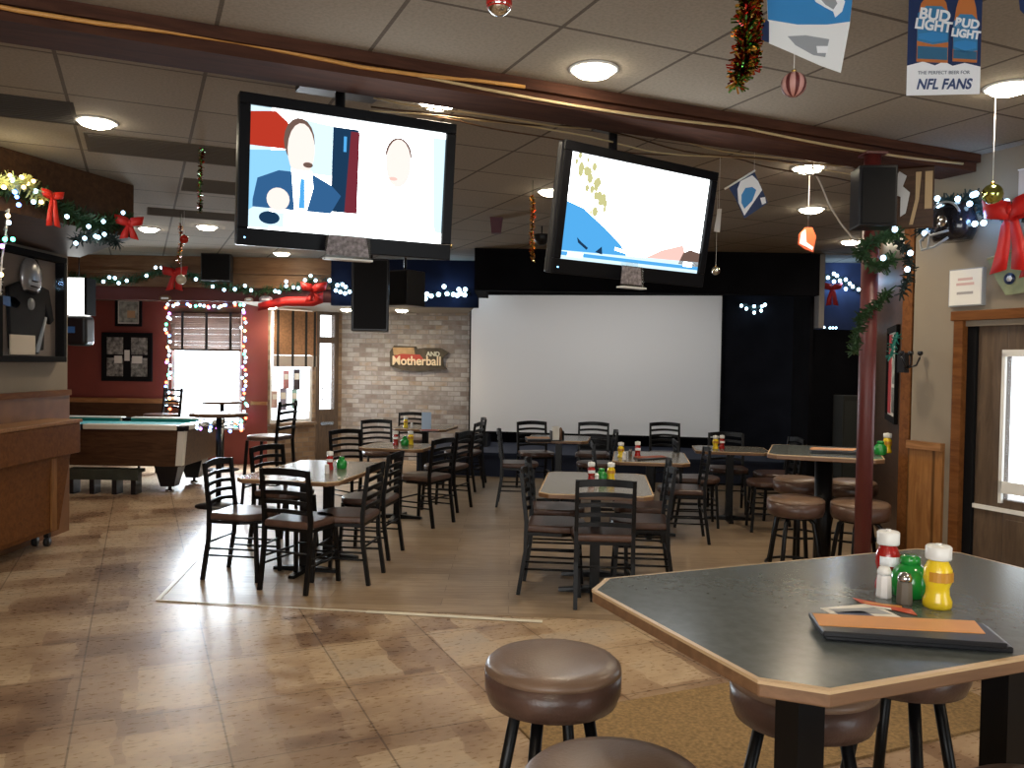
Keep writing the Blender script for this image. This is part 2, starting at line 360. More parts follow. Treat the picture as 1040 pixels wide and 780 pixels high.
# fascias where the ceiling drops
mb = MB().box(-8.2, -2.35, 10.8, 10.95, 2.5, CZ); mb.box(-8.2, -2.35, 10.77, 10.8, 2.68, 2.71); mb.box(-8.2, -2.35, 10.77, 10.8, 2.5, 2.53); struct(mb, 'fascia_pool_room', M_BEAMW)
mb = MB().box(-8.2, -2.35, 10.82, 10.835, 2.33, 2.5); struct(mb, 'fascia_red_band', mat('maroon_band', (.10, .018, .014), .7))
mb = MB().box(-2.35, -.45, 10.8, 10.95, 2.3, CZ); struct(mb, 'fascia_navy', M_NAVY)
mb = MB().box(-.45, 3.50, 9.6, 9.75, 2.42, CZ); mb.box(-.45, -.32, 9.75, 10.8, 2.42, CZ); struct(mb, 'fascia_stage', M_BLACKW)

def wall(name, p0, p1, z0, z1, mat_, t=.12, holes=(), off=0):
    p0 = Vector(p0); p1 = Vector(p1); d = p1-p0; L = d.length; a = math.atan2(d.y, d.x); mb = MB()
    hs = sorted(holes); x = 0
    for (a0, a1, h0, h1) in hs:
        if a0 > x: mb.box(x, a0, off, off+t, z0, z1)
        if h0 > z0: mb.box(a0, a1, off, off+t, z0, h0)
        if h1 < z1: mb.box(a0, a1, off, off+t, h1, z1)
        x = a1
    if x < L: mb.box(x, L, off, off+t, z0, z1)
    return struct(mb, name, mat_, loc=(p0.x, p0.y, 0), rz=a)
wall('fascia_alcove_side', (-.48, 10.96), (-.88, 14.4), 2.42, CZ, M_BLACKW, t=.03)
def local(p0, p1):        # frame of a wall: matrix whose x runs along it, y away from the room
    p0 = Vector(p0); p1 = Vector(p1); d = p1-p0; a = math.atan2(d.y, d.x)
    return p0, a, d.length
# pool-room wall with the big window
W1a, W1b = (-8.2, 12.6), (-3.68, 12.6)
wall('wall_pool_room', W1a, W1b, 0, 2.43, M_RED, holes=[(3.07, 4.13, .55, 2.28)])
wall('trim_wainscot_pool', (-8.2, 12.58), (-5.0, 12.58), 0, .90, M_DWOOD, t=.018)
wall('trim_chair_rail_pool', (-8.2, 12.55), (-5.0, 12.55), .90, .97, M_TRIM, t=.045)
wall('trim_chair_rail_pool_short', (-3.92, 12.55), (-3.68, 12.55), .90, .95, M_TRIM, t=.045)
ang = R(48); W2b = (-3.68+1.36*math.cos(ang), 12.6+1.36*math.sin(ang))
wall('wall_entrance', (-3.68, 12.6), W2b, 0, 2.42, M_BRICK2, holes=[(.04, .80, .62, 2.36), (.86, 1.30, 0, 2.36)])
# brick wall behind screen and black wall beyond
BA = R(-9); Bk0 = Vector((W2b[0]-.02, W2b[1]-.0)); bd = Vector((math.cos(BA), math.sin(BA)))
def bk(t, off=0): return (Bk0.x+bd.x*t+bd.y*off, Bk0.y+bd.y*t-bd.x*off)      # point along back wall, off = towards the room
wall('wall_back_brick', bk(0), bk(2.35), 0, 2.9, M_BRICK)
wall('wall_back_black', bk(2.35), bk(8.45), 0, 2.9, M_BLACKW, holes=[])
# side wall past the post, corner column, right wall
S0, S1 = (4.75, 11.5), (2.72, 5.62)
wall('wall_side_upper', S0, S1, .0, CZ, M_DWOOD)
cr = G(4.65, 3.965)
wall('wall_right', (cr.x, cr.y), (G(4.65, -3.2).x, G(4.65, -3.2).y), 0, CZ, M_GREY, holes=[(.36, 1.36, 0, 1.865)])
wall('trim_wainscot_right', (cr.x, cr.y), (G(4.65, 3.965-.26).x, G(4.65, 3.965-.26).y), 0, 1.08, M_OAK, t=.02, off=-.02)
wall('trim_cap_right', (cr.x, cr.y), (G(4.65, 3.965-.26).x, G(4.65, 3.965-.26).y), 1.08, 1.13, M_TRIM, t=.04, off=-.04)
mb = MB().box(-.045, .045, -.04, .04, 0, CZ); struct(mb, 'trim_corner_column', M_CABW, loc=(cr.x+.022, cr.y+.07, 0), rz=R(22))
# left partition and its bulkhead
wall('wall_left', (-4.05, -3.6), (-4.05, 7.62), 0, CZ, M_GREY, t=.15)
wall('trim_wainscot_left', (-4.05, -3.6), (-4.05, 7.62), 0, 1.24, mat('reddish_oak_panel', (.20, .09, .035), .45, var=.2, scale=5), t=.02, off=-.02)
wall('trim_cap_left', (-4.05, -3.6), (-4.05, 7.62), 1.24, 1.29, M_CABW, t=.04, off=-.04)
mb = MB().prism([(-4.05, 1.0), (-3.9, 3.0), (-3.22, 5.26), (-2.90, 6.40), (-3.98, 7.70), (-4.05, 7.62)], 2.5, CZ-.002); struct(mb, 'bulkhead_left', M_DWOOD)
wall('wall_pool_left', (-8.2, 7.0), (-8.2, 12.6), 0, CZ, M_RED)
wall('wall_left_back', (-4.2, 7.0), (-8.2, 7.0), 0, CZ, M_RED, t=-.12)
# unseen wall behind the camera; its long opening is added to let in fill
wall('wall_front', (4.6, -3.0), (-4.1, -3.0), 0, CZ, M_GREY, holes=[(3.6, 8.0, .8, 2.6)])
# beam across the room
mb = MB().box(-4.8, 4.63, 3.53, 3.78, 2.80, CZ-.001); mb.box(-4.8, 4.63, 3.50, 3.53, 2.85, CZ-.001); struct(mb, 'beam_ceiling', M_BEAM, rz=TH)
# stage; its blue colour stands in for blue light reflecting on the top
mb = MB().box(1.72, 7.4, -1.55, -.02, 0, .30); mb.box(1.72, 7.4, -1.58, -.02, .30, .34); struct(mb, 'stage_platform', mat('stage_carpet_blue_light', (.012, .018, .04), .9), loc=(Bk0.x, Bk0.y, 0), rz=BA)

# ---------------------------------------------------------------- windows and doors
def windowf(name, p0, p1, a0, a1, z0, z1, mf, fw=.045, mull=()):
    q, a, L = local(p0, p1); mb = MB()
    mb.box(a0, a1, .02, .09, z0, z0+fw); mb.box(a0, a1, .02, .09, z1-fw, z1); mb.box(a0, a0+fw, .02, .09, z0+fw, z1-fw); mb.box(a1-fw, a1, .02, .09, z0+fw, z1-fw)
    for z in mull: mb.box(a0+fw, a1-fw, .03, .08, z-.018, z+.018)
    o = struct(mb, name, mf, loc=(q.x, q.y, 0), rz=a)
    MB().box(a0+fw, a1-fw, .05, .056, z0+fw, z1-fw).build('pane', M_GLASS, o); return o
o = windowf('window_1', W1a, W1b, 3.07, 4.13, .55, 2.28, M_WFRAME)
MB().box(3.02, 4.18, -.05, .02, .52, .55).build('window_sill', M_WFRAME, o)
o = windowf('window_2', (-3.68, 12.6), W2b, .04, .80, .62, 2.36, M_WFRAME)
MB().box(0, .84, -.08, .02, .58, .62).build('window_sill', M_BRICK2, o)
q, a, L = local((-3.68, 12.6), W2b)
mb = MB().box(.86, .94, .01, .1, 0, 2.36).box(1.22, 1.30, .01, .1, 0, 2.36).box(.94, 1.22, .01, .1, 0, .80).box(.94, 1.22, .01, .1, 1.86, 1.96).box(.94, 1.22, .01, .1, 2.31, 2.36)
o = struct(mb, 'door_1', M_DOORW, loc=(q.x, q.y, 0), rz=a)
MB().box(.94, 1.22, .045, .052, .80, 1.86).box(.94, 1.22, .045, .052, 1.96, 2.31).build('pane', M_GLASS, o)
MB().tube([(.97, -.01, .95), (.97, -.04, .98), (.97, -.04, 1.12), (.97, -.01, 1.15)], .01).build('door_handle', M_CHROME, o)
MB().box(.96, 1.20, -.005, .01, .55, .60).build('push_bar', M_CHROME, o)
# glazed door in the right wall
q, a, L = local((cr.x, cr.y), (G(4.65, -3.2).x, G(4.65, -3.2).y))
q = q-Vector((math.cos(a), math.sin(a)))*.36
mb = MB().box(.675, .74, -.025, .13, 0, 1.90).box(1.70, 1.76, -.025, .13, 0, 1.90).box(.655, 1.84, -.03, .13, 1.90, 1.96); struct(mb, 'door_frame_right', M_CABW, loc=(q.x, q.y, 0), rz=a, bev=.004)
mb = MB().box(.74, .80, .02, .11, 0, 1.90); struct(mb, 'door_jamb_right', M_MATT, loc=(q.x, q.y, 0), rz=a)
dm = MB().box(.80, .99, .04, .085, .02, 1.87).box(1.52, 1.70, .04, .085, .02, 1.87).box(.99, 1.52, .04, .085, .02, .83).box(.99, 1.52, .04, .085, 1.68, 1.87)
for z0, z1 in ((.15, .75),):
    for x0, x1 in ((1.0, 1.2), (1.3, 1.5)): dm.box(x0, x1, .03, .04, z0, z1); dm.box(x0+.02, x1-.02, .022, .03, z0+.03, z1-.03)
o = struct(dm, 'door_2', M_DOORW, loc=(q.x, q.y, 0), rz=a, bev=.004)
MB().box(.97, .99, .02, .04, .81, 1.70).box(1.52, 1.54, .02, .04, .81, 1.70).box(.97, 1.54, .02, .04, .94, .87).box(.97, 1.54, .02, .04, 1.68, 1.72).box(.80, 1.70, .025, .04, .755, .78).build('glazing_bead', M_WHITE, o)
MB().box(.99, 1.52, .055, .062, .83, 1.68).build('pane', M_GLASS, o)

# ---------------------------------------------------------------- recessed lights
def can(x, y, z=CZ, r=.092, power=32, label='', group='recessed ceiling lights', dot=False, pos=None):
    p = pos if pos else onz(x, y, z); t = thing('recessed_light', label, 'ceiling light', (p.x, p.y, z), 0, group)
    prof = [(r+.018, 0), (r+.018, -.006), (r+.004, -.009), (r, -.004), (r, 0)]
    MB().lathe(prof, 28).build('trim_ring', M_WHITE, t)
    MB().lathe([(r-.003, -.002), (r*.97, -.012), (r*.8, -.026), (r*.45, -.036), (.001, -.040)], 28).build('lens', E_CAN, t)
    l = bpy.data.lights.new('lamp', 'SPOT'); l.energy = power; l.color = (1, .83, .62); l.spot_size = R(150); l.spot_blend = .7; l.shadow_soft_size = .07
    lo = bpy.data.objects.new('lamp', l); C.objects.link(lo); lo.parent = t; lo.location = (0, 0, -.05)
    return t
for (x, y, lb) in [(98, 123, 'glowing recessed light in the ceiling left of the left television'), (445, 103, 'glowing recessed light beside the top right corner of the left television'),
                   (603, 70, 'large glowing recessed light in front of the ceiling beam'), (1025, 88, 'glowing recessed light beside the beer banner'),
                   (821, 170, 'recessed light just behind the beam, left of the red post'), (824, 212, 'middle one of three recessed lights beside the red post'),
                   (864, 245, 'lowest recessed light beside the red post, furthest from the camera'), (560, 194, 'small recessed light at the left edge of the right television'),
                   (151, 232, 'small far recessed light above the pool table, left of its pair'), (210, 230, 'small far recessed light above the pool table, right of its pair'),
                   (286, 257, 'recessed light just below the left television, near the wooden fascia')]:
    can(x, y, label=lb)
for (x, y, lb) in [(275, 318, 'recessed light in the low ceiling over the shaded corner window'), (352, 322, 'recessed light in the low ceiling over the entrance door'), (408, 323, 'recessed light in the low ceiling in front of the brick wall')]:
    p = onz(x, y, 2.36); p.y = min(p.y, 12.75); p = ony(x, y, 12.3 if x < 300 else 12.6)
    can(x, y, 2.36, .09, 26, lb, 'recessed lights in the low ceiling', pos=p)
for i, (u, v) in enumerate([(-2.2, 1.5), (0, .4), (2.2, .4), (3.6, -.6), (-.8, -2.0), (-3.2, 3.0)]):  # unseen spots without fixtures, added as fill from outside the view
    p = G(u, v); l = bpy.data.lights.new('fill_spot', 'SPOT'); l.energy = 34; l.color = (1, .83, .62); l.spot_size = R(150); l.spot_blend = .7; l.shadow_soft_size = .07
    lo = bpy.data.objects.new('fill_spot_behind_view', l); C.objects.link(lo); lo.location = (p.x, p.y, 2.87)

# ---------------------------------------------------------------- dining chairs
def seat_poly(w, d, n=10):       # D-shaped pad: straight at the back, rounded in front (+y)
    pts = [(-w*.44, -d/2), (w*.44, -d/2)]
    for i in range(n+1):
        t = math.pi*i/n; pts.append((w/2*math.cos(t)*(1 if i not in (0, n) else 1), d*.08+d*.42*math.sin(t)**.8))
    return pts
def make_chair():
    t = thing('dining_chair', 'x', 'chair')
    H = .85; sw, sd = .43, .42
    o = MB().prism(seat_poly(sw, sd), .435, .485).build('seat', M_VINYL, t, bev=.018, seg=3)
    fr = MB(); fr.tube([(-.19, -.19, .425), (.19, -.19, .425), (.205, .05, .425), (.13, .17, .425), (-.13, .17, .425), (-.205, .05, .425)], .011, square=True, closed=True); fr.build('seat_frame', M_BLACK, t)
    for s in (-1, 1):
        MB().tube([(s*.165, .15, .43), (s*.18, .175, 0)], .0125, square=True).build('leg', M_BLACK, t)
        MB().tube([(s*.185, -.245, 0), (s*.185, -.20, .30), (s*.185, -.195, .50), (s*.185, -.235, .84)], [.0135, .0135, .0135, .0125], square=True).build('leg', M_BLACK, t)
        MB().tube([(s*.178, .165, .18), (s*.185, -.215, .18)], .008, 6).tube([(s*.176, .163, .23), (s*.185, -.21, .23)], .008, 6).build('stretcher', M_BLACK, t)
    MB().tube([(-.18, -.205, .27), (.18, -.205, .27)], .008, 6).build('stretcher', M_BLACK, t)
    MB().tube([(-.176, .165, .25), (.176, .165, .25)], .008, 6).build('stretcher', M_BLACK, t)
    for k, z in enumerate((.545, .610, .675, .742, .818)):
        h = .014 if k < 4 else .024; y = -.20-(z-.5)*.105; pts = [(-.18, z-h), (.18, z-h), (.18, z+h), (0, z+h+.012), (-.18, z+h)]
        mb = MB(); vs = []; n = 8
        for i in range(n+1):
            x = -.18+.36*i/n; b = -.022*math.sin(math.pi*i/n); a = .012*math.sin(math.pi*i/n)
            vs += [(x, y+b-.007, z-h+a), (x, y+b+.007, z-h+a), (x, y+b+.007, z+h+a), (x, y+b-.007, z+h+a)]
        fs = [(0, 1, 2, 3), tuple(4*n+j for j in (3, 2, 1, 0))]
        for i in range(n):
            for j in range(4): fs.append((4*i+j, 4*i+(j+1) % 4, 4*i+4+(j+1) % 4, 4*i+4+j))
        mb.add(vs, fs); mb.build('top_rail' if k == 4 else 'slat', M_BLACK, t)
    return t
chairs = [
 (-1.93, 6.12, -100, 'black ladder-back chair leftmost at the near left table, seen side-on'),
 (-1.46, 5.90, -20, 'black ladder-back chair in front of the near left table with its back to us'),
 (-1.21, 6.10, 82, 'black ladder-back chair on the right side of the near left table, nearer one'),
 (-1.17, 6.86, 80, 'black ladder-back chair on the right side of the near left table, further one'),
 (-1.90, 7.10, -118, 'black ladder-back chair at the far left corner of the near left table'),
 (.33, 5.87, -97, 'black ladder-back chair on the left side of the near middle table, nearer one'),
 (.37, 6.50, -95, 'black ladder-back chair on the left side of the near middle table, further one'),
 (.63, 5.62, -3, 'black ladder-back chair in front of the near middle table with its back to us'),
 (.93, 6.04, 85, 'black ladder-back chair on the right side of the near middle table, nearer one'),
 (1.02, 6.66, 82, 'black ladder-back chair on the right side of the near middle table, further one'),
 (1.55, 7.62, 85, 'black ladder-back chair right of the table behind the near middle table'),
 (1.02, 7.95, -95, 'black ladder-back chair left of the table behind the near middle table'),
 (1.88, 8.35, -95, 'black ladder-back chair left of the round-cornered table by the black wall'),
 (2.52, 8.15, 82, 'black ladder-back chair right of the table by the black wall, nearer one'),
 (2.38, 9.15, 172, 'dark ladder-back chair behind the table by the black wall, facing us'),
 (2.78, 8.8, 95, 'black ladder-back chair right of the table by the black wall, further one'),
 (1.98, 10.6, 178, 'small far ladder-back chair silhouetted at the lower right of the big screen'),
 (.10, 9.35, -92, 'black ladder-back chair left of the table under the big screen, seen side-on'),
 (.32, 10.45, -165, 'far ladder-back chair behind the left end of the table under the big screen'),
 (1.02, 10.45, 172, 'far ladder-back chair behind the right end of the table under the big screen'),
 (.95, 9.45, 88, 'dark chair right of the table under the big screen, facing left'),
 (-.86, 8.22, 62, 'large dark ladder-back chair at the right of the middle left table'),
 (-1.62, 8.80, -135, 'ladder-back chair at the left of the middle left table, nearer one'),
 (-.72, 9.05, 70, 'ladder-back chair behind the right corner of the middle left table'),
 (-1.62, 10.3, -160, 'ladder-back chair left of the far table before the brick wall'),
 (-.62, 10.45, 75, 'dark chair right of the far table before the brick wall, nearer one'),
 (-.60, 11.15, 100, 'dark chair right of the far table before the brick wall, further one'),
 (-1.45, 11.9, 178, 'small far ladder-back chair closest to the brick wall under the sign'),
]
ch0 = make_chair(); first = True
for (x, y, rz, lb) in chairs:
    g = 'ladder-back chairs around the dining tables'
    if first: ch0.location = (x, y, .004); ch0.rotation_euler = (0, 0, R(rz)); tag(ch0, lb, 'chair', g); first = False
    else: dup(ch0, (x, y, .004), R(rz), lb, g)

# bar-height ladder-back chairs by the windows
def make_barchair():
    t = thing('bar_chair', 'x', 'chair')
    MB().prism(seat_poly(.40, .40), .75, .80).build('seat', M_VINYL, t, bev=.016, seg=3)
    for s in (-1, 1):
        MB().tube([(s*.15, .15, .75), (s*.19, .19, 0)], .0125, square=True).build('leg', M_BLACK, t)
        MB().tube([(s*.19, -.235, 0), (s*.18, -.19, .75), (s*.18, -.23, 1.16)], .0135, square=True).build('leg', M_BLACK, t)
        MB().tube([(s*.18, .175, .30), (s*.187, -.215, .30)], .008, 6).build('stretcher', M_BLACK, t)
    MB().tube([(-.18, .18, .26), (.18, .18, .26)], .009, 6).build('footrest', M_BLACK, t)
    for k, z in enumerate((.88, .96, 1.04, 1.12)):
        y = -.2-(z-.75)*.1; MB().tube([(-.18, y, z), (-.09, y-.015, z+.006), (0, y-.02, z+.008), (.09, y-.015, z+.006), (.18, y, z)], .014, square=True).build('slat', M_BLACK, t)
    return t
bc = make_barchair(); bc.location = (-2.55, 8.75, 0); bc.rotation_euler = (0, 0, R(78)); tag(bc, 'tall black bar chair seen edge-on beside the small round pub table', 'chair', 'bar chairs by the windows')
dup(bc, (-4.95, 11.75, 0), R(150), 'tall black bar chair behind the pool table at the left edge of the window', 'bar chairs by the windows')

# ---------------------------------------------------------------- tables
def clipped(w, d, c):
    x, y = w/2, d/2
    return [(-x+c, -y), (x-c, -y), (x, -y+c), (x, y-c), (x-c, y), (-x+c, y), (-x, y-c), (-x, -y+c)]
def inset(p, k): return [(x-(k if x > 0 else -k), y-(k if y > 0 else -k)) for x, y in p]
def make_table(name, label, w, d, c, h, loc, rz, mtop, cols=((0, 0),), group=None, thick=.032, basew=.5, colr=.035):
    t = thing(name, label, 'table', loc, rz, group)
    e = MB().prism(clipped(w, d, c), h-thick, h-.0015).build('edge_band', M_EDGE, t, bev=.004)
    MB().prism(inset(clipped(w, d, c), .009), h-.004, h).build('tabletop', mtop, t)
    o_, i_ = clipped(w+.002, d+.002, c), inset(clipped(w, d, c), .009); rm = MB(); n = len(o_)
    for k in range(n):
        a_, b_, c_, d_ = o_[k], o_[(k+1) % n], i_[(k+1) % n], i_[k]
        rm.add([(*a_, h-.007), (*b_, h-.007), (*b_, h-.0005), (*a_, h-.0005), (*d_, h+.0002), (*c_, h+.0002)], [(0, 1, 2, 3), (3, 2, 5, 4)])
    rm.build('top_rim', M_RIM, t)
    for (cx, cy) in cols:
        MB().tube([(cx, cy, .03), (cx, cy, h-thick)], colr, square=colr < .04, n=16).build('pedestal_column', M_BLACK, t)
        b = MB()
        for a in range(4):
            q = Matrix.Translation((cx, cy, 0)) @ Matrix.Rotation(a*math.pi/2, 4, 'Z')
            b.add([(0, -.035, 0), (basew/2, -.025, 0), (basew/2, .025, 0), (0, .035, 0), (0, -.035, .045), (basew/2, -.02, .022), (basew/2, .02, .022), (0, .035, .045)],
                  [(0, 3, 2, 1), (4, 5, 6, 7), (0, 1, 5, 4), (1, 2, 6, 5), (2, 3, 7, 6), (3, 0, 4, 7)], M=q)
        b.build('pedestal_base', M_BLACK, t)
        s = MB()
        for a in (0, 1):
            q = Matrix.Translation((cx, cy, 0)) @ Matrix.Rotation(a*math.pi/2, 4, 'Z'); s.box(-.22, .22, -.02, .02, h-thick-.02, h-thick, M=q)
        s.build('top_support', M_BLACK, t)
    return t
HT, DT = 1.04, .735
T0 = make_table('high_table', 'large dark-topped high table with wooden edge in the foreground', 1.27, .80, .085, HT, (*G(1.655, 1.47).xy, 0), TH-R(1.5), M_TOP, ((-.255, .0), (.40, -.02)), 'high tables', colr=.0385)
make_table('high_table', 'high table with wooden edge behind the red post', .74, .80, .06, 1.0, (2.225, 5.93, .004), R(-20), M_TOP, ((0, 0),), 'high tables', colr=.06, basew=.42)
dg = 'dining tables with condiments'
TAB = {'A': (-1.5, 6.5, -10, .78, 1.22), 'B': (.62, 6.03, -6, .76, 1.15), 'C': (1.30, 7.80, -8, .68, .95), 'D': (.55, 9.62, -8, .70, .70), 'E': (2.27, 8.65, -8, .74, .62), 'F': (-1.14, 8.45, -10, .66, .62), 'G': (-1.12, 10.9, -10, .72, .76)}
TL = {'A': 'grey-topped wooden-edged dining table nearest on the left', 'B': 'grey-topped dining table in the middle, nearest to the screen side', 'C': 'dining table just behind the near middle one, holding a red menu',
      'D': 'far dining table under the left part of the big screen', 'E': 'dining table in front of the black wall at the right of the screen', 'F': 'dining table behind the near left one, with a green bottle', 'G': 'far dining table with tall yellow bottle before the brick wall'}
TL['B'] = 'grey-topped dining table in the middle with one chair back in front'
for k, (x, y, rz, tw, td) in TAB.items():
    make_table('dining_table', TL[k], tw, td, .07, DT, (x, y, .004), R(rz), M_TOP2, ((0, -.22), (0, .22)) if td > 1 else ((0, 0),), dg)
def round_table(x, y, h, r, label):
    t = thing('pub_table', label, 'table', (x, y, 0), 0, 'round pub tables by the window')
    MB().lathe([(r, h-.03), (r+.004, h-.015), (r, h), (.01, h)], 28).build('tabletop', M_DWOOD, t)
    MB().lathe([(.03, .03), (.03, h-.03)], 14).build('pedestal_column', M_BLACK, t)
    MB().lathe([(.24, 0), (.24, .012), (.06, .035), (.03, .05)], 24).build('pedestal_base', M_BLACK, t); return t
round_table(-3.15, 9.0, 1.0, .30, 'small round pub table beside the tall bar chair, right of the pool table')
round_table(-4.12, 11.9, .98, .27, 'small round pub table silhouetted against the bright window')

# ---------------------------------------------------------------- stools
def make_stool(sh=.76, r=.185, curved=False, lr=.0175):
    t = thing('bar_stool', 'x', 'stool')
    z = sh
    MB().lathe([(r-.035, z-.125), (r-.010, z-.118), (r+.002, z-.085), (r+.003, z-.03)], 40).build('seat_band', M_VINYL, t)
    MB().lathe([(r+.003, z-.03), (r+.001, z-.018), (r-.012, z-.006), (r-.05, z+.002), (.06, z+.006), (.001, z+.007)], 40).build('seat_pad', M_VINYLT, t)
    MB().lathe([(.13, z-.138), (.13, z-.125)], 24).build('seat_plate', M_BLACK, t)
    for k in range(4):
        a = math.pi/4+k*math.pi/2; c, s = math.cos(a), math.sin(a)
        pts = [(.05*c, .05*s, z-.13), (.10*c, .10*s, z-.138), (.13*c, .13*s, z-.165), (.15*c, .15*s, z-.27), (.215*c, .215*s, 0)]
        if not curved: pts = [(.105*c, .105*s, z-.13), (.225*c, .225*s, 0)]
        MB().tube(pts, lr, 10).build('leg', M_BLACK, t)
    MB().tube([(.187*math.cos(2*math.pi*i/28), .187*math.sin(2*math.pi*i/28), .27) for i in range(28)], .009, 6, closed=True).build('foot_ring', M_BLACK, t)
    return t
st0 = make_stool(.76, .192)
sg = 'brown vinyl bar stools'
st0.location = (.13, 2.37, 0); st0.rotation_euler = (0, 0, R(20)); tag(st0, 'round brown vinyl stool fully visible left of the foreground table', 'stool', sg)
for (x, y, rz, lb) in [(.225, 1.70, 10, 'stool at the bottom edge of the photo, only its round seat top showing'),
                       (.81, 2.27, 25, 'brown stool tucked under the near left corner of the foreground table'),
                       (1.21, 2.55, 40, 'brown stool under the far side of the foreground table'),
                       (1.08, 1.60, 15, 'stool at the bottom right corner in front of the foreground table')]:
    dup(st0, (x, y, 0), R(rz), lb, sg)
st1 = make_stool(.72, .185, True, .0145); sg2 = 'stools at the high table behind the red post'
st1.location = (1.925, 5.62, .004); tag(st1, 'brown stool left of the red post at the rear high table, front one', 'stool', sg2)
for (x, y, rz, lb) in [(2.31, 5.50, 10, 'brown stool partly hidden by the red post at the rear high table, front one'), (2.28, 6.62, 30, 'brown stool left of the red post at the rear high table, back one'),
                       (2.66, 6.50, 0, 'brown stool right of the red post at the rear high table, back one')]:
    dup(st1, (x, y, .004), R(rz), lb, sg2)

# ---------------------------------------------------------------- condiments
def bottle(name, label, body, bh, r, cap=M_WHITE):
    t = thing(name, label, 'bottle')
    prof = [(r*.92, 0), (r, .006), (r, bh*.16), (r*.82, bh*.28), (r*.80, bh*.42), (r*1.0, bh*.58), (r*.96, bh*.80), (r*.70, bh*.95), (r*.62, bh)]
    MB().lathe(prof, 22).build('body', body, t)
    MB().lathe([(r*.86, bh*.99), (r*.9, bh*1.02), (r*.9, bh*1.24), (r*.8, bh*1.27), (r*.01, bh*1.275)], 22).build('cap', cap, t)
    MB().tube([(r*.9*math.cos(a), r*.9*math.sin(a), 0) for a in []] or [(0, 0, bh*1.27), (0, 0, bh*1.31)], r*.22, 10).build('nozzle', cap, t)
    vs = []; fs = []; n = 9
    for i in range(n):
        a = R(-150+i*15); vs += [((r+.0012)*math.cos(a), (r+.0012)*math.sin(a), bh*.56), ((r+.0012)*math.cos(a), (r+.0012)*math.sin(a), bh*.76)]
    for i in range(n-1): fs.append((2*i, 2*i+2, 2*i+3, 2*i+1))
    MB().add(vs, fs).build('bottle_label', M_WPRINT if body is M_KET else mat('label_amber', (.55, .25, .02), .4), t)
    return t
kb = bottle('ketchup_bottle', 'x', M_KET, .118, .030); mbtl = bottle('mustard_bottle', 'x', M_MUS, .115, .032)
def jar():
    t = thing('parmesan_jar', 'x', 'jar')
    MB().lathe([(.036, 0), (.042, .006), (.045, .035), (.043, .058), (.030, .075), (.022, .082)], 22).build('body', M_GREEN, t)
    MB().lathe([(.024, .082), (.024, .098), (.018, .102), (.001, .102)], 18).build('cap', M_GREEN, t); return t
gj = jar(); gj['category'] = 'jar'
def shaker(kind, fill):
    t = thing(kind, 'x', 'shaker')
    MB().lathe([(.017, 0), (.019, .004), (.017, .05), (.014, .056)], 8, smooth=False).build('glass', fill, t)
    MB().lathe([(.016, .056), (.0165, .064), (.012, .074), (.001, .077)], 14).build('cap', M_CHROME if fill is M_PEP else M_WHITE, t); return t
sa = shaker('salt_shaker', M_SALT); pe = shaker('pepper_shaker', M_PEP)
used = set()
def put(src, x, y, z, lb, rz=0, g=None, s=1):
    if src.name not in used:
        used.add(src.name); src.location = (x, y, z); src.rotation_euler = (0, 0, rz); o = src; src['label'] = lb
        if g: src['group'] = g
    else: o = dup(src, (x, y, z), rz, lb, g)
    o.scale = (s, s, s); return o
KG, MG, JG, SG = 'ketchup bottles on the tables', 'mustard bottles on the tables', 'green jars on the tables', 'salt and pepper shakers on the tables'
z0 = HT
put(kb, .955, 2.10, z0, 'red ketchup bottle with white cap on the foreground table', 0, KG)
put(mbtl, 1.008, 1.955, z0, 'yellow mustard bottle with white cap on the foreground table', 0, MG)
put(gj, .985, 2.045, z0, 'squat green jar between ketchup and mustard on the foreground table', 0, JG)
put(sa, .918, 2.035, z0, 'white salt shaker in front of the foreground ketchup bottle', 0, SG)
put(pe, .940, 1.975, z0, 'pepper shaker in front of the foreground green jar', 0, SG)
def onT(x, y, z=DT+.004): return onz(x, y, z)
for (src, x, y, zz, lb, g) in [
 (kb, 335, 477, DT+.004, 'ketchup bottle on the near left dining table', KG), (gj, 347, 476, DT+.004, 'bright green jar on the near left dining table', JG), (sa, 332, 481, DT+.004, 'salt shaker beside the ketchup on the near left dining table', SG),
 (kb, 600.5, 489, DT+.004, 'ketchup bottle with white cap on the near middle dining table', KG), (mbtl, 620.5, 489, DT+.004, 'mustard bottle on the near middle dining table', MG), (gj, 611, 489, DT+.004, 'green jar between the bottles on the near middle dining table', JG), (sa, 606, 491, DT+.004, 'salt shaker on the near middle dining table', SG),
 (mbtl, 630.5, 464.5, DT+.004, 'mustard bottle on the second middle dining table', MG), (kb, 647.5, 464, DT+.004, 'ketchup bottle on the second middle dining table', KG), (sa, 634, 467, DT+.004, 'salt shaker on the second middle dining table', SG), (pe, 640, 463.5, DT+.004, 'pepper shaker on the second middle dining table', SG),
 (mbtl, 726.5, 456, DT+.004, 'mustard bottle on the table by the black wall', MG), (kb, 733, 456, DT+.004, 'ketchup bottle on the table by the black wall', KG),
 (kb, 402, 452, DT+.004, 'ketchup bottle on the middle left dining table', KG), (gj, 411, 452.5, DT+.004, 'green jar on the middle left dining table', JG), (mbtl, 417, 451.5, DT+.004, 'mustard bottle on the middle left dining table', MG),
 (mbtl, 412, 434, DT+.004, 'mustard bottle on the far table before the brick wall', MG), (sa, 418, 434.5, DT+.004, 'salt shaker on the far table before the brick wall', SG),
 (gj, 894, 462, 1.004, 'green jar on the high table behind the red post', JG), (mbtl, 901, 460, 1.004, 'pale bottle on the high table behind the red post', MG)]:
    p = onz(x, y, zz); put(src, p.x, p.y, zz, lb, 0, g, .95)
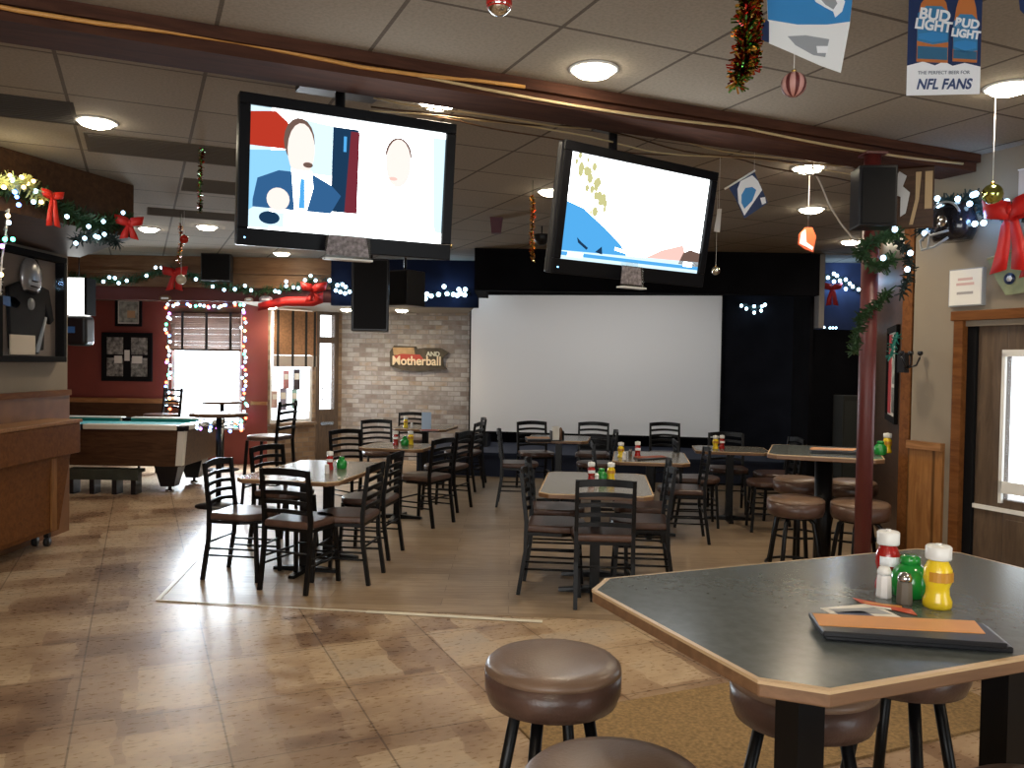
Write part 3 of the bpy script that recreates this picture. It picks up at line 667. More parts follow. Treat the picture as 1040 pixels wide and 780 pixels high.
# menus and flyers
def menu(pts, z, label, mi=M_ORANGE, th=.012, name='menu_board', g='padded menus'):
    c = sum((Vector(p[:2]) for p in pts), Vector((0, 0)))/len(pts); loc = [tuple(Vector(p[:2])-c) for p in pts]
    t = thing(name, label, 'menu', (c.x, c.y, z), 0, g)
    MB().prism(loc, 0, th).build('cover', M_BLKP, t, bev=.003)
    MB().prism([(x*.95-.004, y*.62+.022) for x, y in loc], th, th+.0015).build('menu_sheet', mi, t); return t
q1, q2, q3, q4 = onz(823, 629, HT), onz(838, 650, HT), onz(1030, 664, HT), onz(1003, 641, HT)
menu([q1, q2, q3, q4], HT, 'lower one of two stacked black padded menus on the foreground table', g='stacked menus on the foreground table')
menu([onz(821, 627, HT+.0135), onz(836, 647, HT+.0135), onz(1024, 660, HT+.0135), onz(998, 638, HT+.0135)], HT+.0136, 'orange-topped upper menu of the two stacked on the foreground table', g='stacked menus on the foreground table')
def flyer(pts, z, label, ms):
    c = sum((Vector(p[:2]) for p in pts), Vector((0, 0)))/len(pts); loc = [tuple(Vector(p[:2])-c) for p in pts]
    t = thing('flyer', label, 'flyer', (c.x, c.y, z), 0, 'flyers on the foreground table'); MB().prism(loc, 0, .0006).build('sheet', ms[0], t)
    MB().prism([(x*.8, y*.35+.012) for x, y in loc], .0006, .0012).build('print_block', ms[1], t)
    MB().prism([(x*.5-.02, y*.3-.01) for x, y in loc], .0006, .0012).build('picture', ms[2], t); return t
flyer([onz(833, 618, HT), onz(852, 628, HT), onz(925, 632, HT), onz(886, 613, HT)], HT+.0004, 'white flyer with dark pictures lying behind the menus', (M_PAPER, M_GPRINT, M_NAVYF))
flyer([onz(866, 608, HT), onz(874, 613, HT), onz(932, 626, HT), onz(926, 620, HT)], HT+.0018, 'thin red flyer lying next to the white one behind the menus', (mat('red_print', (.55, .08, .03), .5), M_ORANGE, M_PAPER))
z = DT+.004
menu([onz(643, 465, z), onz(648, 468, z), onz(680, 466, z), onz(672, 463.5, z)], z, 'red menu on the second middle dining table', mat('red_menu_sheet', (.40, .10, .05), .5))
menu([onz(533, 446, z), onz(536, 449, z), onz(560, 449, z), onz(558, 446, z)], z, 'reddish menu on the far table under the screen', M_ORANGE, .03)
menu([onz(822, 457, 1.0), onz(824, 461, 1.0), onz(874, 463, 1.0), onz(872, 459, 1.0)], 1.0045, 'orange menu on the high table behind the red post', M_ORANGE, .02)
menu([onz(426, 437, z), onz(428, 439, z), onz(446, 439, z), onz(444, 437, z)], z, 'red menu on the far table before the brick wall', mat('red_menu_sheet', (.45, .08, .05), .5))
p = onz(565.5, 447.5, z)
t = thing('napkin_caddy', 'dark caddy stuffed with white napkins on the far table under the screen', 'caddy', (p.x, p.y, z), R(10))
MB().box(-.07, .07, -.05, .05, 0, .01).box(-.07, -.062, -.05, .05, .01, .11).box(.062, .07, -.05, .05, .01, .11).box(-.07, .07, .042, .05, .01, .09).build('holder', M_BLKP, t)
for k in range(5): MB().box(-.055, .02, -.035+k*.014, -.027+k*.014, .01, .15+.008*(k % 2)).build('napkin_stack', M_PAPER, t)
MB().lathe([(.02, .01), (.02, .12), (.012, .14), (.001, .15)], 12, M=Matrix.Translation((.04, -.01, 0))).build('bottle', mat('brown_bottle', (.18, .10, .06), .3), t)
p = onz(424, 437, z); t = thing('table_card', 'pale blue standing card on the far table before the brick wall', 'card', (p.x+.1, p.y+.1, z), R(5))
MB().add([(-.06, -.04, 0), (.06, -.04, 0), (.06, 0, .22), (-.06, 0, .22), (.06, .04, 0), (-.06, .04, 0)], [(0, 1, 2, 3), (3, 2, 4, 5)]).build('card', mat('pale_blue_print', (.45, .62, .85), .5), t)
# rug under foreground table
mb = MB().prism([(1.50, 2.50), (3.75, 2.50), (3.75, 3.36), (1.52, 3.34)], 0, .012); o = mb.build('entrance_mat', M_RUG, None, loc=(0, 0, 0), rz=TH); tag(o, 'tan brown carpet mat on the tiles under the foreground table', 'mat')

# ---------------------------------------------------------------- red post
pp = ony(880, 400, 4.72)
t = thing('support_post', 'dark red round steel post running up to the ceiling beam', 'post', (pp.x, pp.y, 0))
MB().lathe([(.046, .012), (.046, 2.80)], 24).build('shaft', M_RPOST, t); MB().lathe([(.10, 0), (.10, .012), (.056, .014)], 24).build('base_plate', M_RPOST, t)
MB().box(-.06, .06, -.06, .06, 2.788, 2.80).build('top_plate', M_RPOST, t)
post = Vector((pp.x, pp.y, 0))

# ---------------------------------------------------------------- pool table
t = thing('pool_table', 'pool table with teal felt and pale rails beside the window', 'pool table', (-5.0, 10.3, 0))
L, W = 2.5, 1.36
MB().prism(clipped(L-.14, W-.14, .07), .74, .762).build('bed', M_FELT, t)
rail = MB()
for (x0, x1, y0, y1) in ((-L/2+.1, -.06, -W/2, -W/2+.13), (.06, L/2-.1, -W/2, -W/2+.13), (-L/2+.1, -.06, W/2-.13, W/2), (.06, L/2-.1, W/2-.13, W/2), (-L/2, -L/2+.13, -W/2+.1, W/2-.1), (L/2-.13, L/2, -W/2+.1, W/2-.1)): rail.box(x0, x1, y0, y1, .753, .812)
rail.build('rail', M_RAILW, t, bev=.01)
cu = MB()
for (x0, x1, y0, y1) in ((-L/2+.18, -.08, -W/2+.13, -W/2+.17), (.08, L/2-.18, -W/2+.13, -W/2+.17), (-L/2+.18, -.08, W/2-.17, W/2-.13), (.08, L/2-.18, W/2-.17, W/2-.13), (-L/2+.13, -L/2+.17, -W/2+.18, W/2-.18), (L/2-.17, L/2-.13, -W/2+.18, W/2-.18)): cu.box(x0, x1, y0, y1, .762, .797)
cu.build('cushion', M_FELT, t)
for sx in (-1, 0, 1):
    for sy in (-1, 1):
        c = (sx*(L/2-.07), sy*(W/2-.07)); MB().lathe([(.075, .745), (.078, .803), (.055, .803), (.05, .76)], 16, M=Matrix.Translation((c[0], c[1], 0))).build('pocket', M_MATT, t)
MB().add([(-L/2+.02, -W/2+.02, .752), (L/2-.02, -W/2+.02, .752), (L/2-.02, W/2-.02, .752), (-L/2+.02, W/2-.02, .752), (-L/2+.07, -W/2+.05, .33), (L/2-.07, -W/2+.05, .33), (L/2-.07, W/2-.05, .33), (-L/2+.07, W/2-.05, .33)],
         [(0, 1, 2, 3), (7, 6, 5, 4), (0, 4, 5, 1), (1, 5, 6, 2), (2, 6, 7, 3), (3, 7, 4, 0)]).build('body', M_DWOOD, t)
for sx in (-1, 1):
    for sy in (-1, 1):
        k = MB(); x, y = sx*(L/2-.015), sy*(W/2-.015)
        k.add([(x, y, .75), (x-sx*.08, y, .75), (x, y-sy*.08, .75), (x-sx*.045, y-sy*.03, .34), (x-sx*.12, y-sy*.03, .34), (x-sx*.045, y-sy*.11, .34)], [(0, 1, 4, 3), (0, 3, 5, 2), (1, 2, 5, 4), (0, 2, 1), (3, 4, 5)])
        k.build('corner_trim', M_RAILW, t)
        lx, ly = sx*(L/2-.30), sy*(W/2-.30)
        MB().add([(lx-.15, ly-.12, .35), (lx+.15, ly-.12, .35), (lx+.15, ly+.12, .35), (lx-.15, ly+.12, .35), (lx-.08, ly-.08, .07), (lx+.08, ly-.08, .07), (lx+.08, ly+.08, .07), (lx-.08, ly+.08, .07)],
                 [(0, 1, 2, 3), (7, 6, 5, 4), (0, 4, 5, 1), (1, 5, 6, 2), (2, 6, 7, 3), (3, 7, 4, 0)]).build('leg', M_BLKP, t)
        MB().lathe([(.05, 0), (.05, .02), (.02, .03), (.02, .08)], 14, M=Matrix.Translation((lx, ly, 0))).build('foot', M_CHROME, t)
# low bench under pool table
t = thing('low_bench', 'low grey-green slatted bench with four dark legs under the pool table', 'bench', (-4.72, 9.72, 0))
MB().box(-.42, .42, -.10, .10, .25, .29).box(-.42, .42, -.10, -.08, .17, .25).build('seat', mat('dusty_green', (.035, .042, .03), .7, var=.3), t)
for x in (-.36, -.12, .14, .36): MB().box(x-.028, x+.028, -.08, .08, 0, .25).build('leg', M_BLKP, t)

# ---------------------------------------------------------------- left cabinet on casters
t = thing('rolling_cabinet', 'wooden service cabinet on casters against the left wall', 'cabinet', (-3.855, 5.6, 0), R(0))
MB().add([(-.16, -1.45, .12), (.03, -1.45, .12), (.03, 1.47, .12), (-.16, 1.47, .12), (-.16, -1.45, .76), (.06, -1.45, .76), (.06, 1.60, .76), (-.16, 1.60, .76)],
         [(0, 3, 2, 1), (4, 5, 6, 7), (0, 1, 5, 4), (1, 2, 6, 5), (2, 3, 7, 6), (3, 0, 4, 7)]).build('body', M_CABW, t, bev=.006)
MB().box(.03, .05, .0, 1.40, .16, .72).box(.03, .05, -1.35, -.04, .16, .72).build('door_panel', M_CABW, t, bev=.004)
MB().box(.05, .06, 1.30, 1.38, .14, .74).build('corner_stile', M_OAK, t)
MB().box(-.165, .11, -1.5, 1.66, .76, 1.02).build('apron', M_CABW, t, bev=.006)
MB().box(-.165, .12, -1.52, 1.68, 1.02, 1.05).build('countertop', M_TRIM, t, bev=.006)
for x, y in ((-.11, 1.36), (-.11, -1.3), (-.01, 1.36), (-.01, -1.3)):
    cst = MB().tube([(x-.015, y, .04), (x+.015, y, .04)], .04, 16); cst.box(x-.02, x+.02, y-.02, y+.02, .078, .12); cst.build('caster', M_BLKP, t)

# ---------------------------------------------------------------- televisions
def tv(label, cpx, Y, az, tilt, W_, H_, led=None):
    c = ony(*cpx, Y); t = thing('television', label, 'television', c, 0, 'wide flat televisions hanging from the ceiling', rot=(R(tilt), 0, R(az)))
    x, h = W_/2, H_/2; b = .048; bb = .075
    f = MB(); f.box(-x, x, -.02, .0, -h, -h+bb).box(-x, x, -.02, .0, h-b, h).box(-x, -x+b, -.02, 0, -h+bb, h-b).box(x-b, x, -.02, 0, -h+bb, h-b); f.build('bezel', M_GLOSS, t, bev=.004)
    MB().box(-x, x, 0, .05, -h, h).box(-x*.7, x*.7, .05, .09, -h*.75, h*.75).build('housing', M_BLKP, t, bev=.01)
    MB().box(-x+.03, -x+.036, -.022, -.02, -h+.03, -h+.036).build('power_led', E_LED, t)
    MB().box(-.12, .12, .09, .12, -.12, .12).build('wall_plate', M_BLKP, t)
    return t, c, (-x+b, x-b, -h+bb, h-b)
def shape(parent, polys, name):
    """the picture on a lit screen: flat emissive shapes in the screen's own plane"""
    for i, (poly, m_, lay) in enumerate(polys):
        MB().plate(poly, -.0004-.0006*lay, -.0002-.0006*lay).build(name, m_, parent)
e_white = emis('screen_white', (.93, .98, 1), 4.5); e_blue = emis('screen_sky_blue', (.30, .68, 1), 0.75); e_dk = emis('screen_dark_navy', (.02, .07, .16), 0.45); e_suit = emis('screen_blue_suit', (.05, .18, .42), 0.5)
e_red = emis('screen_red', (.75, .06, .03), 0.5); e_skin = emis('screen_bright_skin', (1, .86, .80), 0.8); e_pink = emis('screen_pink', (1, .62, .55), 0.75); e_hair = emis('screen_brown', (.25, .15, .12), 0.5)
e_grn = emis('screen_olive', (.62, .60, .28), 0.75); e_lake = emis('screen_lake_blue', (.09, .42, .85), 0.75); e_maroon = emis('screen_maroon', (.28, .04, .06), 0.5); e_lb = emis('screen_pale_blue', (.65, .88, 1), 0.9)
def circ(cx, cz, rx, rz_, n=18, a0=0, a1=360): return [(cx+rx*math.cos(R(a0+(a1-a0)*i/n)), cz+rz_*math.sin(R(a0+(a1-a0)*i/n))) for i in range(n+(0 if a1-a0 == 360 else 1))]
TVW, TVH = 1.04, .66
t1, c1, (xa, xb, za, zb) = tv('left television showing two people talking on a news programme', (356.5, 184.5), 3.85, 27, 5.5, 1.0, .645)
W_ = xb-xa; H_ = zb-za
def S(u, v): return (xa+u*W_, zb-v*H_)
scr = MB().plate([S(0, 0), S(1, 0), S(1, 1), S(0, 1)], -.0006, 0).build('screen', e_white, t1)
shape(scr, [
 ([S(0, .0), S(.10, .0), S(.10, .99), S(0, .99)], e_lb, 1), ([S(.0, .05), S(.12, .02), S(.18, .10), S(.18, .32), S(0, .32)], e_red, 2), (circ(*S(.10, .17), .055, .06), e_pink if False else e_red, 3),
 ([S(.0, .36), S(.2, .32), S(.2, .6), S(0, .85)], e_blue, 2), ([S(.22, .05), S(.4, .08), S(.4, .5), S(.22, .5)], e_lb, 2),
 ([S(.40, .08), S(.53, .08), S(.53, .80), S(.40, .80)], e_dk, 3), ([S(.49, .10), S(.535, .10), S(.535, .80), S(.47, .80)], e_maroon, 4), ([S(.455, .15), S(.47, .15), S(.47, .28), S(.455, .28)], e_lake, 4),
 ([S(.02, .76), S(.04, .58), S(.14, .50), S(.30, .50), S(.40, .58), S(.45, .66), S(.40, .82), S(.02, .82)], e_suit, 5),
 ([S(.20, .48), S(.30, .48), S(.31, .62), S(.28, .82), S(.22, .82)], e_white, 6), ([S(.245, .55), S(.265, .55), S(.27, .80), S(.24, .80)], e_lake, 7),
 (circ(*S(.235, .24), .068, .10), e_hair, 5), (circ(*S(.245, .31), .060, .115), e_skin, 6), (circ(*S(.28, .43), .022, .012), e_hair, 7),
 (circ(*S(.14, .74), .05, .05), e_skin, 7), ([S(.02, .97), S(.02, .85), S(.17, .85), S(.17, .97)], e_lb, 8), (circ(*S(.10, .90), .045, .028), e_dk, 9),
 (circ(*S(.745, .26), .065, .085, 18, 0, 180), e_hair, 5), (circ(*S(.745, .32), .062, .11), e_skin, 6), (circ(*S(.72, .46), .02, .008), e_pink, 7),
 ([S(.60, .55), S(.90, .55), S(.98, .98), S(.55, .98)], e_white, 4), ([S(.93, .05), S(1, .05), S(1, .9), S(.955, .9)], e_lb, 4)], 'picture')
t2, c2, (xa, xb, za, zb) = tv('right television showing a bright snowy slope against blue', (648, 223), 4.42, 36, 9, 1.10, .64)
W_ = xb-xa; H_ = zb-za
scr = MB().plate([S(0, 0), S(1, 0), S(1, 1), S(0, 1)], -.0006, 0).build('screen', e_white, t2)
random.seed(3)
sp = [([S(0, .45), S(.12, .50), S(.28, .66), S(.40, .80), S(.46, .92), S(.46, .97), S(0, .97)], e_lake, 2), ([S(0, .92), S(1, .88), S(1, 1), S(0, 1)], e_lb, 4), ([S(.0, .93), S(1, .93), S(1, .965), S(0, .965)], e_lake, 5),
      ([S(.05, .93), S(.15, .93), S(.15, .97), S(.05, .97)], e_white, 6), ([S(.88, .89), S(.95, .89), S(.95, .94), S(.88, .94)], e_white, 6),
      (circ(*S(.66, .92), .14, .10, 14, 180, 360), e_pink, 3), ([S(.55, .93), S(.70, .80), S(.86, .72), S(.90, .86), S(.80, .93)], e_pink, 3), ([S(.84, .92), S(.87, .80), S(.92, .76), S(1, .78), S(1, .93)], e_hair, 4),
      ([S(.23, .90), S(.27, .84), S(.28, .92)], e_dk, 4), ([S(.10, .78), S(.13, .82), S(.18, .87), S(.17, .89), S(.11, .83)], e_dk, 4), ([S(.375, .62), S(.385, .62), S(.38, .72)], e_hair, 4), ([S(.36, .83), S(.52, .87), S(.52, .90), S(.36, .86)], e_white, 5)]
for k in range(26):
    u = random.uniform(.03, .16)+.14*(k/26); v = .02+.52*(k/26)+random.uniform(-.03, .03); rr = random.uniform(.008, .022); sp.append((circ(*S(u, v), rr, rr*1.3, 7), e_grn, 3))
shape(scr, sp, 'picture')
def mount(label, c, topz, plate, az, pole_off):
    t = thing('television_mount', label, 'mount', (c[0], c[1], topz), R(az), 'ceiling mounts of the televisions')
    MB().box(-plate, plate, -.10, .10, -.025, 0).build('ceiling_plate', M_BLKP, t)
    MB().tube([(0, 0, -.02), (0, 0, -(topz-pole_off)+.05)], .024, 12).build('pole', M_BLKP, t)
    MB().box(-.10, .10, -.068, .02, -(topz-pole_off), -(topz-pole_off)+.10).build('bracket', M_BLKP, t)
    return t
def behind(c, az, d): a = R(az); return (c.x-math.sin(a)*d, c.y+math.cos(a)*d)
m1 = behind(c1, 27, .20); mount('black ceiling mount and pole holding the left television', m1, CZ, .19, 27, c1.z)
m2 = behind(c2, 37, .20); mount('black ceiling mount and pole holding the right television', m2, CZ, .07, 37, c2.z)
def dicebox(label, px, Y, az, wd):
    c = ony(*px, Y); t = thing('acrylic_sign_holder', label, 'sign', c, R(az), 'acrylic card holders under the televisions')
    MB().plate([(-wd/2, -.04), (wd/2, -.04), (wd/2*.85, .05), (-wd/2*.85, .05)], -.004, .0).build('card', mat('mottled_print', (.30, .24, .26), .5, var=.7, scale=60), t)
    MB().plate([(-wd/2-.008, -.055), (wd/2+.008, -.055), (wd/2, .055), (-wd/2, .055)], -.012, -.006).build('acrylic_front', M_CLEAR, t)
    MB().box(-wd/2-.01, wd/2+.01, -.03, .02, -.062, -.054).build('base', mat('pale_acrylic_edge', (.55, .55, .52), .2), t); MB().box(-wd*.3, wd*.3, -.005, .03, .05, .075).build('clip', M_CLEAR, t); return t
dicebox('clear card holder clipped under the left television', (353, 251), 3.80, 27, .20)
dicebox('clear card holder clipped under the right television', (641, 281), 4.36, 37, .15)

# ---------------------------------------------------------------- projection screen, stage equipment
SA = BA
def bkplane(x, y, off):
    p = bk(0, off); n = (math.sin(BA)*-1, math.cos(BA), 0); return onplane(x, y, (p[0], p[1], 0), n)
pl = bkplane(478, 370, .18); pr = bkplane(732, 370, .18); SW = (pr-pl).length
t = thing('projection_screen', 'huge pale grey projection screen on the back wall', 'screen', (pl.x, pl.y, .52), BA)
MB().box(0, SW, 0, .02, 0, 2.12).build('screen_fabric', M_SCREEN, t)
MB().box(-.02, 0, -.004, .03, -.02, 2.14).box(SW, SW+.02, -.004, .03, -.02, 2.14).box(0, SW, -.004, .03, -.02, 0).box(0, SW, -.004, .03, 2.12, 2.14).build('border', M_MATT, t)
MB().tube([(-.05, .03, 2.2), (SW+.05, .03, 2.2)], .06, 14).build('roller_case', M_MATT, t)
for (x0, x1, lb) in [(.25, .75, 'black monitor box on the stage below the left of the screen'), (2.1, 2.6, 'black monitor box on the stage below the middle of the screen')]:
    t = thing('stage_monitor', lb, 'speaker', (*bk(1.9+x0+.2, .7), .34), BA, 'boxes on the stage')
    MB().add([(-.25, -.16, 0), (.25, -.16, 0), (.25, .16, 0), (-.25, .16, 0), (-.25, -.08, .20), (.25, -.08, .20), (.25, .16, .16), (-.25, .16, .16)], [(0, 3, 2, 1), (4, 5, 6, 7), (0, 1, 5, 4), (1, 2, 6, 5), (2, 3, 7, 6), (3, 0, 4, 7)]).build('cabinet', M_BLKP, t)
    MB().add([(-.22, -.152, .02), (.22, -.152, .02), (.22, -.088, .18), (-.22, -.088, .18)], [(0, 1, 2, 3)]).build('grille', M_MATT, t)
def speaker_box(label, p, w_, d_, h_, rz, top=None, g='black hanging loudspeakers', bracket=True):
    t = thing('loudspeaker', label, 'speaker', p, rz, g)
    MB().box(-w_/2, w_/2, -d_/2, d_/2, 0, h_).build('cabinet', M_BLKP, t, bev=.008)
    MB().box(-w_/2+.015, w_/2-.015, -d_/2-.008, -d_/2, .015, h_-.015).build('grille', M_MATT, t)
    if bracket and top: MB().tube([(0, 0, h_), (0, 0, top-p[2])], .014, 8).box(-.05, .05, -.05, .05, top-p[2]-.01, top-p[2]).build('ceiling_bracket', M_BLKP, t)
    return t
p = ony(376, 337, 6.0); speaker_box('tall black loudspeaker hanging below the left television', (p.x, p.y, p.z), .26, .24, .51, R(8), CZ)
p = ony(411, 311, 8.2); speaker_box('black loudspeaker right of the tall one, in front of the navy fascia', (p.x, p.y, p.z), .30, .26, .34, R(-35), CZ)
p = ony(221, 286, 10.6); speaker_box('small black loudspeaker on the wooden fascia above the window garland', (p.x, p.y-.02, p.z), .36, .2, .34, R(10), CZ)
p = ony(886, 232, 4.50); _s = speaker_box('black loudspeaker at the top of the red post', (p.x, p.y, p.z), .195, .17, .32, R(-6), CZ, g='black loudspeaker by the post', bracket=False)
MB().box(-.03, .03, .085, .165, .12, .20).build('post_bracket', M_BLKP, _s)
# things hanging from the ceiling far back
p = ony(504, 237, 7.6); t = thing('maroon_lantern', 'maroon bucket-shaped lantern hanging from the ceiling between the televisions', 'lantern', p)
MB().lathe([(.06, 0), (.085, .16)], 4, smooth=False).build('shade', mat('maroon_fabric', (.07, .01, .025), .6), t, rz=R(45)); MB().lathe([(.095, .16), (.10, .24)], 4, smooth=False).build('collar', M_MATT, t, rz=R(45))
MB().tube([(0, 0, .24), (0, 0, CZ-p.z)], .004, 6).build('cord', M_MATT, t)
p = ony(550, 249, 8.0); t = thing('ceiling_speaker', 'small dark cup-shaped speaker hanging left of the right television', 'speaker', p)
MB().lathe([(.03, 0), (.075, .04), (.085, .09), (.08, .10)], 18).build('housing', M_BLKP, t); MB().tube([(0, 0, .10), (0, 0, CZ-p.z)], .006, 6).build('cord', M_MATT, t)

# ---------------------------------------------------------------- ceiling vents (lie in the tile grid)
def vent(px, w_, d_, label, m_):
    p = onz(*px, CZ); t = thing('ceiling_vent', label, 'vent', (p.x, p.y, CZ), TH, 'air vents in the ceiling')
    MB().box(-w_/2, w_/2, -d_/2, d_/2, -.004, 0).build('frame', m_, t)
    b = MB(); n = int(d_/.04)
    for i in range(n): y = -d_/2+.02+(d_-.04)*(i+.5)/n; b.box(-w_/2+.02, w_/2-.02, y-.010, y+.010, -.007, -.004)
    b.build('louvre', m_, t); return t
vent((12, 108), .60, .45, 'dark grille vent in the ceiling at the far left edge', M_GRIL)
vent((190, 155), 1.15, .50, 'grey ceiling vent behind the hanging green tinsel', M_VENT)
vent((228, 191), .60, .50, 'grey ceiling vent left of the lower edge of the left television', M_VENT)
vent((210, 219), 1.0, .42, 'furthest grey ceiling vent, above the pool table garland', M_VENT)

# ---------------------------------------------------------------- cables on the beam
def cable(pts, r, m_, label):
    o = MB().tube(pts, r, 6).build('cable', m_); return tag(o, label, 'cable', 'cables along the ceiling beam')
cable([G(u, 3.515+.012*math.sin(u*3), 2.845+.012*math.sin(u*5)) for u in [x*.25-3.4 for x in range(0, 21)]], .009, M_CABLE, 'amber cable running along the lower front edge of the beam, left half')
pts = []
for i in range(41):
    u = 1.1+i*.085; pts.append(G(u, 3.52, 2.835-.022*abs(math.sin((u-1.1)*1.8))))
cable(pts, .007, M_CABLE2, 'tan cable sagging along the front of the beam, right half')
random.seed(12)
for j in range(5):
    pts = [G(1.0+i*.12, 3.82+.05*j+.03*math.sin(i*.8+j), 2.87-.05*abs(math.sin(i*.21+j*.6))-.01*j) for i in range(30)]
    cable(pts, .0045, M_CABLE2 if j % 2 else M_DWOOD, ['thin tan', 'thin brown', 'thin tan', 'thin brown', 'thin tan'][j]+' loose wire number %s behind the beam near the televisions' % ['one', 'two', 'three', 'four', 'five'][j])
cable([ony(x, y, 5.3) for x, y in [(824, 157), (826, 172), (834, 188), (842, 208), (853, 226), (864, 240), (872, 246)]], .006, mat('pale_cable', (.55, .48, .40), .5), 'pale cable drooping from the beam to the red post garland')
cable([ony(x, y, 5.3) for x, y in [(868, 248), (876, 262), (881, 280), (882, 300), (884, 330)]], .005, M_WHITE, 'thin white wire hanging beside the red post')

# ---------------------------------------------------------------- garlands and lights
def garland(label, pts, r, m_, bulbs=(), dens=420, g='lit pine garlands', bm_=None, br=.016, name='pine_garland', sub=None):
    """pts: world points; needles in one mesh, every bulb its own part"""
    o0 = Vector(pts[0]); t = thing(name, label, 'garland', o0, 0, g)
    P = [Vector(p)-o0 for p in pts]; wire = MB().tube(P, .006, 5); wire.build('wire', m_, t)
    nd = MB()
    for i in range(len(P)-1):
        a, b = P[i], P[i+1]; L = (b-a).length; n = max(6, int(L*dens))
        for k in range(n):
            c = a.lerp(b, random.random()); d = Vector((random.gauss(0, 1), random.gauss(0, 1), random.gauss(0, 1))).normalized(); l = r*random.uniform(.55, 1.1)
            q = d.cross(Vector((.3, .5, .8))).normalized()*.0065; e = c+d*l
            nd.add([c-q, c+q, e+q*.6, e-q*.6], [(0, 1, 2, 3)])
    nd.build('needles', m_, t)
    for (p, em) in bulbs:
        MB().sphere((0, 0, 0), br, 8).build('bulb', em, t, loc=Vector(p)-o0)
    return t
def pl_(l, Y): return [ony(x, y, Y) for x, y in l]
FY = 10.745
B1 = [(91,286),(105,286),(111,281.7),(116.7,282.5),(120.5,287.5),(128.7,285),(148.7,280),(158,271.7),(164,271.7),(186.6,276.7),(199,283.6),(210.8,281.4),(216,291),(227.6,294.4),(238.5,293.7),(248.9,290.2),(255,294.9),(279.5,295.7),(283.3,296.6),(290.7,285.9),(290.7,290.5),(298,291.8),(303,292.6),(307.7,290.5),(309.8,284.5),(315.5,280),(320.5,284.8)]
B2 = [(334.8,284.8),(342.6,289.7),(347.8,289),(351,291.4),(341,294.9),(345.7,296.6),(350.4,298),(355,296.3)]
B3 = [(415.5,301.3),(417.7,307),(422.3,306.6),(432,303.5),(433.6,298.7),(437.9,300.6),(445.4,299),(454,298.4),(460.5,299),(464.5,300),(468,298),(472,299.5),(466,294),(472.5,294),(451,291)]
garland('long pine garland with white lights along the wooden fascia over the pool table', pl_([(70,280),(95,284),(125,286),(150,280),(165,275),(185,276),(200,282),(215,289),(240,293),(262,297),(285,294),(305,291),(320,284)], FY), .085, M_NEEDLE, [(ony(x, y, FY-.07), E_BULB) for x, y in B1], br=.021)
garland('short white-lit garland just left of the tall hanging loudspeaker', pl_([(328,284),(342,291),(357,297)], FY), .07, M_NEEDB, [(ony(x, y, FY-.07), E_BULB) for x, y in B2], br=.024)
garland('dark garland with white lights on the navy fascia, left of the big screen', pl_([(412,300),(425,307),(435,301),(455,298),(476,298)], FY), .06, M_NEEDB, [(ony(x, y, FY-.07), E_BULB) for x, y in B3], br=.028)
garland('small cluster of white lights on the black wall right of the screen', [bkplane(x, y, .06) for x, y in [(752,310),(766,313),(777,310)]], .05, M_NEEDB, [(bkplane(x, y, .1), E_BULB) for x, y in [(753,310.5),(758,313.5),(766,311),(766,317.5),(773,315.5),(774,311),(777,309.5)]], br=.024)
# blue alcove with its own lights
PYW = 10.0
mb = MB().box(3.50, 5.6, PYW, PYW+.35, 0, 2.05); struct(mb, 'wall_partition_black', M_BLACKW)
mb = MB().box(3.50, 5.6, PYW+.35, PYW+.42, 0, CZ); struct(mb, 'wall_alcove_blue', M_BLUEW)
mb = MB().box(3.50, 3.56, 9.60, PYW+.35, 2.05, CZ); struct(mb, 'trim_alcove', mat('grey_trim', (.16, .15, .15), .6)); mb = MB().box(3.46, 3.50, 9.76, PYW+.35, 0, CZ-.02); struct(mb, 'wall_partition_end', M_BLACKW)
mb = MB().box(-.45, 6.4, 9.62, 9.76, CZ, CZ+.06); mb.box(3.4, 6.4, 9.6, 10.6, CZ-.01, CZ-.001); struct(mb, 'ceiling_alcove_corner', M_CEIL)
ab = [(835,282),(841,282),(834,288),(847,278),(850,280),(847,286),(853,285),(859,284),(863,288),(866,291),(859,293.5),(872,294),(878,298)]
garland('white-lit garland across the blue alcove right of the black wall', [ony(x, y, PYW+.28) for x, y in [(833,283),(848,281),(860,288),(872,294),(880,299)]], .05, M_NEEDB, [(ony(x, y, PYW+.2), E_BULB) for x, y in ab], br=.022)
garland('tiny row of white lights low in the blue alcove', [ony(x, y, PYW+.05) for x, y in [(834,333),(850,333)]], .02, M_NEEDB, [(ony(x, y, PYW+.03), E_BULB) for x, y in [(837,332.5),(843,333),(846,333),(849,333)]], br=.014)
def glow(name, loc, p, col=(.35, .6, 1)):
    l = bpy.data.lights.new(name, 'POINT'); l.energy = p; l.color = col; l.shadow_soft_size = .03
    o = bpy.data.objects.new(name, l); C.objects.link(o); o.location = loc
glow('garland_glow', ony(856, 286, PYW+.12), 1.6); glow('garland_glow', ony(455, 296, FY-.12), 1.6); glow('garland_glow', bkplane(766, 312, .16), .5); glow('garland_glow', ony(345, 292, FY-.12), 1.0)
